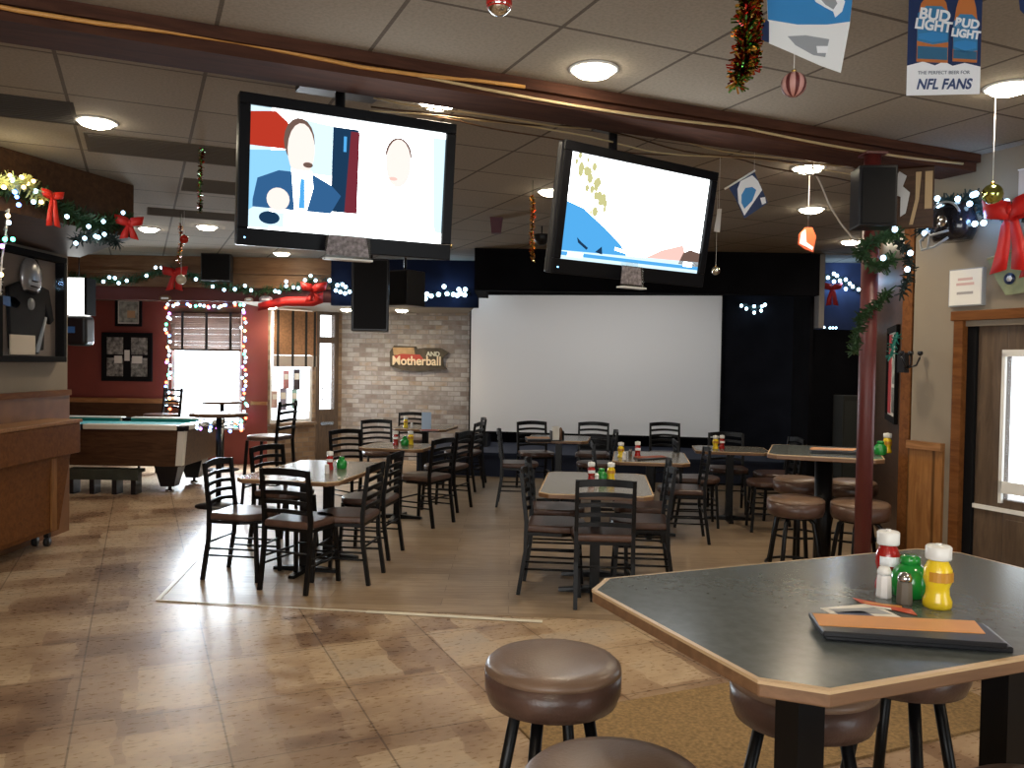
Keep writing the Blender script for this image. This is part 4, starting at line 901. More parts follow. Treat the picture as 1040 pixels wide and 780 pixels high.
# garland along the left bulkhead
def bhp(x, y, off=.06):
    a_, b_ = Vector((-3.22, 5.26, 0)), Vector((-2.90, 6.40, 0)); d = (b_-a_).normalized(); n = Vector((d.y, -d.x, 0)); return onplane(x, y, a_+n*off, n)
LB = [(12,183,E_BULB),(15,195,E_BLU),(19,208,E_BLU),(36,194,E_BULB),(42,205,E_YEL),(4,190,E_YEL),(28,186,E_YEL),(22,180,E_YEL),(68,220,E_BULB),(90,230,E_BULB),(77,247,E_BULB),(86,242,E_BULB),(97,240,E_BULB),(100,241,E_BULB),(105,225,E_BULB),(125,216,E_BULB),(34,205,E_BULB),(106,238,E_BULB)]
garland('bright yellow-green lit garland along the left bulkhead, with blue bulbs and white bulbs', [bhp(x, y) for x, y in [(-8,190),(10,190),(30,194),(48,204),(68,216),(90,226),(112,228),(132,222)]], .095, M_NEEDLE, [(bhp(x, y, .15), e) for x, y, e in LB], br=.014, dens=700)
garland('pale yellow-green greenery at the far left end of the bulkhead garland, coloured as if lit', [bhp(x, y, .14) for x, y in [(-6,184),(8,184),(22,186),(36,192),(46,202)]], .075, mat('lit_tint_needles', (.38, .42, .16), .6, var=.3), [(bhp(x, y, .22), E_YEL) for x, y in [(10,178),(24,190),(34,184)]]+[(bhp(17,200,.22), E_BLU)], br=.012, dens=700)  # pale needle colour stands in for the brightly lit end of the garland
garland('dark blue-black garland bunch below the left bulkhead', [bhp(x, y) for x, y in [(76,244),(90,240),(105,240),(120,246)]], .07, M_NEEDB, (), dens=800)
glow('garland_glow', bhp(10, 188, .25), 1.6, (1, .85, .5)); glow('garland_glow', bhp(98, 248, .1), .5, (.9, .85, .8))
garland('string of coloured bulbs dropping down the left edge of the photo', [ony(x, y, 4.9) for x, y in [(9,212),(7,225),(5,245),(2,262),(1,282),(0,300)]], .02, mat('white_wire', (.5, .5, .48), .5), [(ony(8,219,4.85),E_YEL),(ony(9,226,4.85),E_BULB),(ony(5,243,4.85),E_GRN),(ony(13,243,4.85),E_GRN),(ony(2,250,4.85),E_PUR),(ony(1,279,4.85),E_YEL)], br=.013, dens=120, g='coloured bulb strings', name='bulb_string')
# garland on the right wall and on the post
RP = G(4.65, 2, 0); RN = Vector((CT, ST, 0))
def rw(x, y, off=.05): return onplane(x, y, RP-RN*off, RN)
garland('white-lit garland on the taupe wall over the right door', [rw(x, y) for x, y in [(935,236),(945,222),(955,207),(972,204),(990,204),(1008,214),(1030,216),(1050,214)]], .075, M_NEEDB, [(rw(x, y, .15), E_BULB) for x, y in [(952,201.6),(953.4,208.5),(972.7,202),(991,197),(984.8,207),(1022.5,205),(999,226.4),(990,227.3),(939,236.8),(988,198)]], br=.017, dens=600)
glow('garland_glow', rw(995, 222, .16), 1.3, (.25, .5, 1)); glow('garland_glow', rw(945, 225, .16), .9, (.25, .5, 1))
pg = [(914,236),(900,240),(884,246),(874,256),(880,268),(896,272),(908,262)]
garland('green garland bunched round the upper part of the red post', [ony(x, y, 4.62) for x, y in pg], .06, M_NEEDLE, [(ony(x, y, 4.5), E_BULB) for x, y in [(909,233),(924.6,257),(921.6,273.6),(897,262)]], br=.015, dens=800)
garland('second green garland winding round the red post lower down', [ony(x, y, 4.62) for x, y in [(902,296),(896,304),(886,313),(875,322),(872,332),(869,345),(867,358)]], .05, M_NEEDLE, (), dens=800)
garland('dark blue-green garland drooping right of the red post', [ony(x, y, 4.7) for x, y in [(905,240),(918,250),(925,268),(922,285),(915,298)]], .05, M_NEEDB, (), dens=500)
garland('small teal foil tuft right of the red post beside the poster', [ony(x, y, 5.0) for x, y in [(911,340),(907,352),(905,362)]], .035, mat('teal_foil', (.02, .2, .16), .4), (), dens=400)

# coloured lights round the big window
t = thing('window_light_string', 'multicoloured string lights framing the big pool-room window', 'string lights', ony(171, 308, 12.5))
o0 = Vector(t.location); fr = [(171,432),(170,400),(171,370),(170,340),(171,309),(190,310),(208,312),(226,311),(246,308),(248,340),(248,370),(249,400),(249,430)]
MB().tube([ony(x, y, 12.5)-o0 for x, y in fr], .008, 5).build('wire', mat('green_wire', (.02, .05, .03), .6), t)
random.seed(5); cols = [E_BULB, E_BULB, E_BULB, E_RED, E_BLU, E_BULB, E_YEL, E_GRN, E_BULB, E_RED, E_PUR, E_BULB]
pr_, ne = [], 0
for i in range(len(fr)-1):
    (x0, y0), (x1, y1) = fr[i], fr[i+1]; n = 7 if abs(y1-y0) > 20 else 5
    for k in range(n):
        f = (k+random.random()*.6)/n; q = ony(x0+(x1-x0)*f+random.uniform(-2.6, 2.6), y0+(y1-y0)*f+random.uniform(-1.5, 1.5), 12.45)
        MB().sphere((0, 0, 0), .022, 8).build('bulb', cols[ne*5 % 12], t, loc=q-o0); ne += 1
# glowing bulbs stand in for coloured reflections at the near pub table
c0 = Vector((-3.15, 9.0, .88)); t = thing('reflection_bulbs', 'heap of glowing bulbs standing in for coloured reflections under the small round pub table', 'string lights', c0)
wp = [Vector((.24*math.cos(i*.9), .13*math.sin(i*.9), .06*math.sin(i*2.3))) for i in range(22)]
MB().tube(wp, .004, 5).build('wire', M_MATT, t)
for i, q in enumerate(wp): MB().sphere((0, 0, 0), .018, 8).build('bulb', [E_BULB, E_BLU, E_GRN, E_RED, E_PUR, E_BULB][i % 6], t, loc=q)
MB().tube([(0, 0, .12), (0, 0, .05)], .006, 5).build('hook', M_MATT, t)

# ---------------------------------------------------------------- bows
def ribbon(mb, pts, w0, w1, wdir):
    n = len(pts); vs = []
    for i, p in enumerate(pts):
        w_ = w0+(w1-w0)*i/(n-1); p = Vector(p); vs += [p-wdir*w_/2, p+wdir*w_/2]
    mb.add(vs, [(2*i, 2*i+1, 2*i+3, 2*i+2) for i in range(n-1)], 0, True)
def bow(label, p, s, rz=0, tails=1.6, g='red velvet bows', tilt=0, m_=None):
    m_ = m_ or M_BRED; t = thing('ribbon_bow', label, 'bow', p, 0, g, rot=(0, R(tilt), rz))
    for sg_ in (-1, 1):
        L = MB(); pts = []
        for i in range(13):
            a = math.pi*2*i/12; pts.append((sg_*(.5-.5*math.cos(a))*s*.95, -.12*s-.26*s*math.sin(a), (.5-.5*math.cos(a))*s*.18))
        ribbon(L, pts, s*.62, s*.62, Vector((.18*sg_, 0, 1)).normalized()); o = L.build('loop', m_, t); o.modifiers.new('solid', 'SOLIDIFY').thickness = .003
        T = MB(); ribbon(T, [(0, -.06*s, 0), (sg_*.13*s, -.16*s, -.4*s), (sg_*.26*s, -.08*s, -tails*s*.6), (sg_*.36*s, -.16*s, -tails*s)], s*.24, s*.58, Vector((1, 0, -.2*sg_)).normalized()); o = T.build('tail', m_, t)
        md = o.modifiers.new('solid', 'SOLIDIFY'); md.thickness = .003
    MB().sphere((0, -.1*s, 0), s*.2, 12).build('knot', m_, t); return t
bow('red velvet bow with long tails on the yellow-green left garland', bhp(53, 199, .2), .075, R(60), 2.6, m_=mat('bright_red_satin', (.75, .035, .02), .35))
bow('dark red bow at the far right end of the left bulkhead garland', bhp(131, 226, .16), .10, R(30), 1.2)
bow('red bow on the window garland with gold tinsel hanging over it', ony(178, 277, FY-.12), .17, 0, 1.3)
bow('red bow on the wooden fascia, left of the tall loudspeaker', ony(319, 293, FY-.12), .17, 0, 1.0)
bow('red poinsettia-like bow in the blue alcove', ony(845, 292, PYW+.14), .12, 0, 1.8)
bow('large bright red bow on the right wall above the green pennant', rw(1030, 214, .14), .18, R(-66), 1.9, tilt=0, m_=mat('scarlet_velvet', (.62, .012, .01), .5))
bow('tiny red tree bow by the picture on the side wall', ony(845, 297, 11.3) if False else rw(1046, 262, .12), .08, R(-66), 1.3)

# ---------------------------------------------------------------- tinsel and baubles
def tinsel(label, pts, r, mats_, dens=900, g='tinsel strands hanging from the ceiling', name='tinsel_garland', top=True):
    o0 = Vector(pts[0]); t = thing(name, label, 'tinsel', o0, 0, g); P = [Vector(p)-o0 for p in pts]
    c = MB().tube(P, .003, 5)
    if top: c.tube([P[0], (P[0].x, P[0].y, CZ-o0.z)], .002, 4)
    c.build('core', M_TING, t)
    for mi, mm in enumerate(mats_):
        nd = MB()
        for i in range(len(P)-1):
            a, b = P[i], P[i+1]
            for k in range(int((b-a).length*dens/len(mats_))+4):
                f = random.random(); c = a.lerp(b, f); d = Vector((random.gauss(0, 1), random.gauss(0, 1), random.gauss(0, .6))).normalized(); q = d.cross(Vector((.3, .5, .8))).normalized()*.003; e = c+d*r*random.uniform(.5, 1.1)
                nd.add([c-q, c+q, e+q, e-q], [(0, 1, 2, 3)])
        nd.build('foil_strips', mm, t)
    return t
tinsel('thick red and green tinsel hanging from the ceiling by the blue pennant', [ony(x, y, 2.55) for x, y in [(762,-12),(758,15),(757,45),(752,70),(748,88)]], .042, (M_TINR, M_TING, M_GOLD), 2600)
tinsel('second strand of red and green tinsel just right of the thick one', [ony(x, y, 2.62) for x, y in [(768,-8),(768,20),(767,45),(765,72)]], .026, (M_TING, M_TINR, M_GOLD), 2000)
tinsel('thin dark green and red tinsel hanging left of the left television', [ony(x, y, 5.2) for x, y in [(205,150),(204,170),(203,190),(203,216)]], .022, (M_TING, M_TINR), 900)
tinsel('gold tinsel hanging left of the right television', [ony(x, y, 6.0) for x, y in [(541,198),(541,220),(540,240),(541,264)]], .026, (M_GOLD, M_GOLD, M_TINR), 1000)
tinsel('red and gold tinsel hanging over the window garland bow', [ony(x, y, 7.5) for x, y in [(183,228),(184,245),(182,258),(182,268)]], .03, (M_TINR, M_GOLD), 700)
def bauble(label, p, r, m_, band=None, g='hanging baubles', stripes=None):
    t = thing('bauble', label, 'bauble', p, 0, g)
    MB().sphere((0, 0, 0), r, 24).build('ball', m_, t)
    MB().lathe([(r*.2, r*.97), (r*.2, r*1.18), (r*.05, r*1.2)], 12).build('cap', M_GOLD, t)
    MB().tube([(0, 0, r*1.18), (0, 0, CZ-p[2])], .0015, 5).build('thread', M_WHITE, t)
    if band: MB().lathe([(r*.90, -r*.45), (r*1.003, -r*.12), (r*1.003, r*.12), (r*.90, r*.45)], 28).build('band', band, t)
    if stripes:
        for k in range(8):
            a = 2*math.pi*k/8; n = 9; vs = []
            for i in range(n):
                f = math.pi*(.06+.88*i/(n-1)); 
                for da in (-.16, .16): vs.append((r*1.03*math.sin(f)*math.cos(a+da), r*1.03*math.sin(f)*math.sin(a+da), -r*1.03*math.cos(f)))
            MB().add(vs, [(2*i, 2*i+1, 2*i+3, 2*i+2) for i in range(n-1)], 0, True).build('stripe', stripes, t)
    return t
bauble('clear and red banded bauble at the top edge of the photo', ony(507, 3, 2.4), .037, M_SILV, mat('red_glitter', (.5, .02, .015), .3))
bauble('pink bauble with maroon stripes under the blue and silver pennant', ony(806, 86, 2.75), .040, mat('pink_satin', (.62, .32, .28), .5), stripes=mat('maroon_satin', (.12, .02, .02), .5))
bauble('gold-green mirror bauble hanging on a thread by the right wall garland', ony(1008, 197, 3.95), .047, M_GREENB)
bauble('small white bauble in front of the black wall by the right television', ony(727, 275, 6.4), .033, M_SILV)
bauble('tiny red bauble on the tinsel left of the left television', ony(187, 243, 7.45), .038, mat('red_gloss', (.5, .02, .01), .15))
bauble('cream bauble hanging beside the window garland bow', ony(184, 284, 7.6), .045, mat('cream_gloss', (.6, .52, .38), .3))
bauble('tiny gold bauble at the lower right corner of the left television', ony(456, 250, 4.6), .018, M_GOLD)

# ---------------------------------------------------------------- pennants and banners
def flat(label, name, cat, p, rz, g=None, tilt=0): return thing(name, label, cat, p, 0, g, rot=(0, R(tilt), rz))
# tall beer banner
Yb = 2.95; p = ony(957.5, 97, Yb); bw, bh = .248, .335
t = flat('tall blue banner printed with two amber bottles above white lettering', 'beer_banner', 'banner', p, R(-4), 'promotional banners')
MB().plate([(-bw/2, .002), (bw/2, .006), (bw/2, bh), (-bw/2, bh)], 0, .0012).build('sheet', M_NAVYF, t)
MB().plate([(-bw/2, 0), (bw/2, .004), (bw/2, .098), (.07, .112), (.03, .102), (0, .118), (-.03, .104), (-.07, .118), (-bw/2, .104)], -.0012, 0).build('snow_print', M_WPRINT, t)
M_TEALP = mat('teal_blue_print', (.04, .20, .40), .4); M_DTEAL = mat('deep_teal_print', (.03, .13, .24), .4)
for (cx, wd, dz) in ((-.040, .106, 0), (.070, .082, -.030)):
    MB().plate([(cx-wd*.5, .118), (cx+wd*.5, .112), (cx+wd*.5, .27+dz), (cx+wd*.40, .32+dz*.6), (cx+wd*.3, bh-.001), (cx-wd*.3, bh-.001), (cx-wd*.40, .32+dz*.6), (cx-wd*.5, .27+dz)], -.0014, -.0002).build('bottle_print', M_AMBER, t)
    MB().plate([(cx-wd*.5, .19+dz), (cx, .176+dz), (cx+wd*.5, .184+dz), (cx+wd*.5, .285+dz), (cx+wd*.25, .308+dz), (cx-wd*.25, .310+dz), (cx-wd*.5, .285+dz)], -.0022, -.0014).build('label_print', M_TEALP, t)
    MB().plate([(cx-wd*.45, .198+dz), (cx, .184+dz), (cx+wd*.45, .192+dz), (cx+wd*.45, .212+dz), (cx, .22+dz), (cx-wd*.45, .214+dz)], -.0028, -.0022).build('label_print', M_SKYF, t)
    MB().plate([(cx-wd*.48, .128), (cx+wd*.48, .122), (cx+wd*.48, .165+dz*.5), (cx-wd*.48, .172+dz*.5)], -.0022, -.0014).build('label_print', M_DTEAL, t)
    text('lettering', 'BUD', wd*.50, M_WPRINT, t, (cx+.004, -.0032, .276+dz), rot=(R(90), R(8), 0), bold=.0016, sx=1.0)
    text('lettering', 'LIGHT', wd*.46, M_WPRINT, t, (cx, -.0032, .240+dz), rot=(R(90), R(8), 0), bold=.0016, sx=.92)
text('lettering', 'THE PERFECT BEER FOR', .0165, mat('grey_letter', (.22, .25, .3), .5), t, (0, -.0032, .078), sx=1.0)
text('lettering', 'NFL FANS', .050, mat('navy_letter', (.04, .07, .18), .5), t, (0, -.0032, .037), shear=.25, bold=.0012, sx=.84)
MB().tube([(-.09, 0, bh), (-.09, 0, CZ-p.z)], .001, 4).tube([(.09, 0, bh), (.09, 0, CZ-p.z)], .001, 4).build('thread', M_WHITE, t)
# blue and silver pennant
Yp = 2.7; p = ony(820, 35, Yp); t = flat('blue and silver foil pennant with a white bird-head outline, top centre right', 'foil_pennant', 'pennant', p, 0, 'promotional banners')
def q(x, y, Y=Yp, c=None): v = ony(x, y, Y)-(c or p); return (v.x, v.z)
MB().plate([q(778, -20), q(868, -22), q(863, 25), q(854, 74), q(834, 67), q(800, 52), q(781, 44), q(780, 24)], 0, .0012).build('sheet', M_SILVF, t)
MB().plate([q(778, -20), q(868, -22), q(863, 22), q(840, 25), q(810, 25), q(780, 20)], -.0014, 0).build('blue_panel', M_SKYF, t)
MB().plate([q(775, 18), q(781, 22), q(781, 43), q(773, 42)], -.0014, .0).build('side_flap', M_NAVYF, t)
MB().plate([q(820, -14), q(846, -14), q(858, 2), q(855, 12), q(848, 18), q(846, 12), q(838, 8), q(828, 2)], -.0026, -.0014).build('bird_print', M_WPRINT, t)
MB().plate([q(826, -8), q(844, -9), q(850, 4), q(846, 10), q(838, 5)], -.0034, -.0026).build('bird_print', M_GPRINT, t)
MB().plate([q(800, 37), q(818, 36), q(842, 40), q(838, 58), q(826, 56), q(808, 46)], -.0014, 0).build('dark_print', M_GPRINT, t)
MB().plate([q(829, 47), q(841, 47), q(840, 54), q(830, 54)], -.0022, -.0014).build('crest_print', M_WPRINT, t)
MB().tube([(-.1, 0, .15), (-.1, 0, CZ-p.z+.02)], .001, 4).build('thread', M_WHITE, t)
# corner pennant top right
p = ony(1038, 0, Yp); t = flat('navy pennant just showing in the top right corner', 'corner_pennant', 'pennant', p, 0, 'promotional banners')
MB().plate([q(1033, -20), q(1060, -20), q(1058, 28), q(1044, 18), q(1036, 10)], 0, .0012).build('sheet', M_NAVYF, t)
MB().plate([q(1040, -10), q(1052, -8), q(1046, 14)], -.0012, 0).build('print', M_SKYF, t)
MB().tube([(0, 0, 0.04), (0, 0, CZ-p.z+.02)], .001, 4).build('thread', M_WHITE, t)
# tilted pennant right of the right television
Y3 = 5.0; p = ony(759, 196, Y3); t = flat('small tilted blue pennant with a curved emblem, right of the right television', 'tilted_pennant', 'pennant', p, 0, 'promotional banners')
def q(x, y): v = ony(x, y, Y3)-p; return (v.x, v.z)
MB().plate([q(740, 190), q(766, 174), q(780, 206), q(756, 222), q(747, 202)], 0, .0015).build('sheet', M_NAVYF, t)
MB().plate([q(749, 192), q(752, 184), q(764, 178), q(770, 184), q(774, 193), q(756, 219), q(750, 206)], -.0012, 0).build('emblem_print', M_WPRINT, t)
MB().plate([q(753, 198), q(757, 191), q(764, 190), q(768, 193), q(764, 204), q(756, 212), q(753, 206)], -.0022, -.0012).build('emblem_print', M_SKYF, t)
MB().plate([q(772, 201), q(777, 200), q(778, 206), q(774, 208)], -.0012, 0).build('crest_print', M_WPRINT, t)
MB().tube([Vector((q(736, 192)[0], 0, q(736, 192)[1])), Vector((q(767, 173)[0], 0, q(767, 173)[1]))], .006, 8).build('stick', M_WHITE, t)
MB().tube([Vector((q(766, 174)[0], 0, q(766, 174)[1])), Vector((q(766, 174)[0], 0, CZ-p.z))], .001, 4).build('thread', M_WHITE, t)
# orange and white pennant / cap by the alcove
Y3 = 5.6; p = ony(821, 243, Y3); t = flat('small orange and white helmet-shaped pennant hanging left of the red post', 'helmet_pennant', 'pennant', p, 0, 'promotional banners')
MB().plate([q(811, 248), q(812, 238), q(818, 231), q(825, 231), q(829, 240), q(826, 256), q(818, 253)], 0, .02).build('sheet', mat('orange_print', (.70, .12, .04), .45), t)
MB().plate([q(812, 247), q(814, 236), q(818, 233), q(819, 246), q(826, 251), q(825, 254)], -.0015, 0).build('stripe_print', M_WPRINT, t)
MB().tube([Vector((0, .01, .08)), Vector((0, .01, CZ-p.z))], .001, 4).build('thread', M_WHITE, t)
# pale strip beside right television
Y3 = 5.2; p = ony(730, 222, Y3); t = flat('narrow cream paper strip hanging at the right edge of the right television', 'paper_strip', 'pennant', p, 0, 'promotional banners')
MB().plate([q(729, 212), q(733, 212), q(731, 236), q(725, 235)], 0, .0015).build('sheet', M_PAPER, t); MB().tube([Vector((0, 0, .05)), Vector((0, 0, CZ-p.z))], .001, 4).build('thread', M_WHITE, t)

# ---------------------------------------------------------------- red wall: pictures, lit sign, blinds
def frame(label, p, w_, h_, rz, mf, pics, name='picture_frame', g='framed pictures', matm=None, fw=.03, d=.03):
    t = thing(name, label, 'picture', p, rz, g)
    MB().box(-w_/2, w_/2, -d, 0, -h_/2, -h_/2+fw).box(-w_/2, w_/2, -d, 0, h_/2-fw, h_/2).box(-w_/2, -w_/2+fw, -d, 0, -h_/2+fw, h_/2-fw).box(w_/2-fw, w_/2, -d, 0, -h_/2+fw, h_/2-fw).build('frame', mf, t, bev=.003)
    MB().box(-w_/2+fw, w_/2-fw, -d*.4, 0, -h_/2+fw, h_/2-fw).build('mat_board', matm or M_PAPER, t)
    for ip, (x0, x1, z0, z1, mm) in enumerate(pics): MB().box(x0*w_, x1*w_, -d*.4-.002-.001*ip, -d*.4, z0*h_, z1*h_).build('print', mm, t)
    return t
M_PHOTO = mat('faded_photo_print', (.34, .37, .33), .5, var=.6, scale=14); M_PHOTO2 = mat('grey_photo_print', (.22, .22, .2), .5, var=.8, scale=22)
p = ony(131, 317, 12.58); frame('small black-framed print high on the red wall', p, .40, .43, 0, M_MATT, [(-.36, .36, -.36, .36, M_PHOTO), (-.05, .25, -.2, .05, mat('orange_fade', (.55, .35, .2), .5))], fw=.04)
p = ony(129.5, 362.5, 12.58); frame('large black frame holding two columns of photographs on the red wall', p, .76, .73, 0, M_MATT,
    [(-.40, -.08, .05, .40, M_PHOTO2), (.08, .40, .05, .40, M_PHOTO2), (-.40, -.08, -.40, -.02, M_PHOTO2), (.08, .40, -.40, -.02, M_PHOTO2), (-.25, -.10, -.13, .02, M_PAPER), (.10, .30, -.13, .02, M_PAPER), (-.05, .05, -.08, .14, M_PAPER)], fw=.05, matm=M_MATT)
p = ony(79, 320, 9.3); t = thing('hanging_lit_sign', 'white lit panel above a black base, partly behind the left partition', 'sign', p)
MB().box(-.14, .09, -.04, .16, .0, .41).build('light_panel', E_SIGN, t, bev=.02); MB().box(-.12, .115, -.06, .17, -.34, -.005).build('base', M_BLKP, t, bev=.05, seg=4); MB().box(-.12, .0, -.064, -.06, -.20, -.13).build('print', M_BLUEF, t)
MB().box(.09, .12, -.04, .16, -.0, .41).build('side_frame', M_MATT, t); MB().tube([(-.02, .06, .41), (-.02, .06, CZ-p.z)], .006, 6).build('rod', M_MATT, t)
# window blinds
t = thing('window_blind', 'dark slatted blind pulled half up over the big window', 'blind', (-8.2+3.60, 12.55, 0))
b = MB()
for i in range(20): z = 1.74+i*.028; b.add([(-.53, -.012, z-.0135), (.53, -.012, z-.0135), (.53, .012, z+.0135), (-.53, .012, z+.0135)], [(0, 1, 2, 3)])
o = b.build('slats', M_BLIND, t); md = o.modifiers.new('s', 'SOLIDIFY'); md.thickness = .003
MB().box(-.54, .54, -.03, .03, 2.28, 2.34).build('head_rail', M_DWOOD, t); MB().box(-.53, .53, -.02, .02, 1.70, 1.73).build('bottom_rail', M_DWOOD, t)
for x in (-.34, .02, .38): MB().box(x-.018, x+.018, -.026, -.020, 1.70, 2.30).build('tape', M_TAPE, t)
qv, aw, L = local((-3.68, 12.6), W2b)
def w2(x, off): return (qv.x+math.cos(aw)*x+math.sin(aw)*off, qv.y+math.sin(aw)*x-math.cos(aw)*off)
t = thing('woven_shade', 'brown woven shade with dark straps over the corner window', 'blind', (*w2(.43, .05), 0), aw)
MB().box(-.36, .40, -.01, .01, 1.66, 2.34).build('fabric', M_SHADE, t)
MB().box(-.36, .40, -.012, .010, 1.48, 1.65).build('hem', mat('pale_hem', (.42, .36, .32), .6), t)
for x in (-.30, -.04, .20, .36): MB().box(x-.02, x+.02, -.018, -.013, 1.48, 2.34).build('strap', M_TAPE, t)
for (x, z, w_, h_, m_, lb) in [(.34, 1.28, .10, .28, 'pink_poster', 'pinkish flyer hanging in the corner window, upper left'), (.53, 1.28, .12, .32, 'dark_poster', 'dark flyer hanging in the corner window, upper right'), (.14, .98, .10, .26, 'rose_poster', 'rose flyer low in the corner window, leftmost'), (.29, .98, .12, .34, 'violet_poster', 'violet-grey flyer low in the corner window, middle'), (.49, .98, .10, .30, 'teal_poster', 'pale teal flyer low in the corner window, right')]:
    cc = {'pink_poster': (.45, .2, .2), 'dark_poster': (.05, .04, .05), 'rose_poster': (.5, .35, .33), 'violet_poster': (.25, .24, .34), 'teal_poster': (.3, .5, .5)}[m_]
    t = thing('window_flyer', lb, 'flyer', (*w2(x, -.03), z), aw, 'flyers taped inside the corner window')
    MB().box(-w_/2, w_/2, 0, .004, -h_/2, h_/2).build('sheet', mat(m_, cc, .6, var=.4, scale=20), t); MB().box(-w_*.35, w_*.35, -.001, 0, 0, h_*.3).build('print', M_PAPER, t)
# badges on the red band of the fascia
for (x, y, w_, mm, lb) in [(168, 303, .16, M_BEAMW, 'tan oval badge on the red fascia band, leftmost'), (253, 304.5, .11, mat('tan_badge', (.5, .36, .28), .5), 'small tan badge on the red fascia band, middle'), (270, 304, .17, mat('grey_badge', (.28, .24, .28), .5), 'grey oval badge on the red fascia band'), (304, 305, .18, mat('pink_badge', (.55, .25, .24), .5), 'pinkish badge on the red scarf, rightmost')]:
    p = ony(x, y, 10.8); t = thing('wall_badge', lb, 'badge', p, 0, 'badges on the fascia band'); MB().lathe([(w_/2, 0), (w_/2, .014), (w_/2*.9, .018), (.001, .018)], 20, M=Matrix.Rotation(R(90), 4, 'X') @ Matrix.Diagonal((1, .55, 1, 1))).build('plaque', mm, t)
    MB().box(-w_*.3, w_*.3, -.020, -.018, -.012, .012).build('lettering', M_WPRINT, t)
t = thing('red_scarf', 'long red scarf draped along the fascia below the right red bow', 'scarf', ony(298, 308, 10.77))
pts = [ony(x, y, 10.76)-Vector(t.location) for x, y in [(262, 312), (275, 309), (290, 306), (305, 306), (318, 306), (328, 302)]]
mbb = MB(); ribbon(mbb, pts, .10, .14, Vector((0, 0, 1))); o = mbb.build('cloth', M_BRED, t); o.modifiers.new('s', 'SOLIDIFY').thickness = .01
# sign on the brick wall
p = bkplane(424, 364, .02); t = thing('wooden_wall_sign', 'rustic wooden sign with cream lettering on the brick wall', 'sign', p, BA)
MB().plate([(-.45, .10), (-.38, .20), (-.02, .19), (0, .15), (.12, .17), (.38, .17), (.52, .10), (.42, .02), (.44, -.12), (.50, -.17), (.30, -.17), (.05, -.21), (-.25, -.19), (-.44, -.13)], -.04, 0).build('board', mat('dark_board', (.07, .055, .035), .7, var=.4), t)
MB().plate([(-.40, .17), (-.05, .17), (-.03, .06), (-.38, .05)], -.048, -.04).build('plaque', mat('tan_board', (.42, .27, .13), .7, var=.3), t)
MB().plate([(-.40, .03), (-.25, .07), (.05, .06), (.12, -.02), (-.05, -.05), (-.30, -.03)], -.050, -.04).build('red_splash', mat('sign_red', (.40, .05, .03), .6), t)
text('lettering', 'Motherball', .20, mat('cream_letter', (.80, .66, .45), .5), t, (0, -.056, -.045), depth=.004, bold=.004, sx=.92)
text('lettering', 'AND', .10, mat('pale_letter', (.62, .62, .5), .5), t, (.27, -.056, .07), depth=.004, bold=.003)

# ---------------------------------------------------------------- shadow box on left partition
c = onplane(33, 310, (-4.03, 0, 0), (1, 0, 0)); t = thing('memorabilia_shadow_box', 'black-framed shadow box with a silver helmet above a black jersey on the left wall', 'shadow box', (-4.048, 6.95, 2.0), R(90))
w_, h_ = .98, .92
MB().box(-w_/2, w_/2, -.09, 0, -h_/2, -h_/2+.05).box(-w_/2, w_/2, -.09, 0, h_/2-.05, h_/2).box(-w_/2, -w_/2+.05, -.09, 0, -h_/2+.05, h_/2-.05).box(w_/2-.05, w_/2, -.09, 0, -h_/2+.05, h_/2-.05).build('frame', M_MATT, t, bev=.006)
MB().box(-w_/2+.05, w_/2-.05, -.012, 0, -h_/2+.05, h_/2-.05).build('backing', mat('taupe_backing', (.26, .21, .18), .8), t)
MB().plate([(-.26, -.36), (.20, -.36), (.22, .02), (.30, -.14), (.36, -.10), (.28, .16), (.08, .20), (-.12, .20), (-.30, .14)], -.05, -.012).build('jersey', mat('black_jersey', (.004, .004, .006), 1), t, bev=.01)
hm = MB(); hm.lathe([(.001, .17), (.08, .15), (.13, .09), (.145, .02), (.14, -.06), (.11, -.11), (.09, -.12)], 22, M=Matrix.Translation((.0, -.05, .24)) @ Matrix.Diagonal((1, .35, 1, 1))).build('helmet', mat('silver_shell', (.35, .34, .34), .25, metal=.6), t)
fm = MB()
for k in range(3): fm.tube([(-.10, -.06, .22-k*.045), (-.02, -.12, .20-k*.045), (.10, -.06, .22-k*.045)], .007, 6)
fm.build('face_mask', M_BLKP, t)
MB().lathe([(.05, 0), (.05, .006), (.001, .008)], 20, M=Matrix.Translation((0, -.05, .02)) @ Matrix.Rotation(R(90), 4, 'X')).build('emblem', mat('grey_emblem', (.2, .2, .2), .5), t)
MB().box(-.30, .04, -.065, -.052, -.40, -.24).build('name_card', mat('cream_card', (.72, .62, .48), .6), t)
MB().tube([(.08, -.05, -.38), (.22, -.05, -.08)], [.024, .012], 10).build('bat', M_GPRINT, t)
MB().plate([(-.42, .0), (-.20, -.03), (-.14, .02), (-.22, .06), (-.40, .06)], -.05, -.03).build('blue_ribbon', M_BLUEF, t)
MB().box(-w_/2+.05, w_/2-.05, -.088, -.084, -h_/2+.05, h_/2-.05).build('glass_front', glassmat('frame_glass', (1, 1, 1), .006), t)

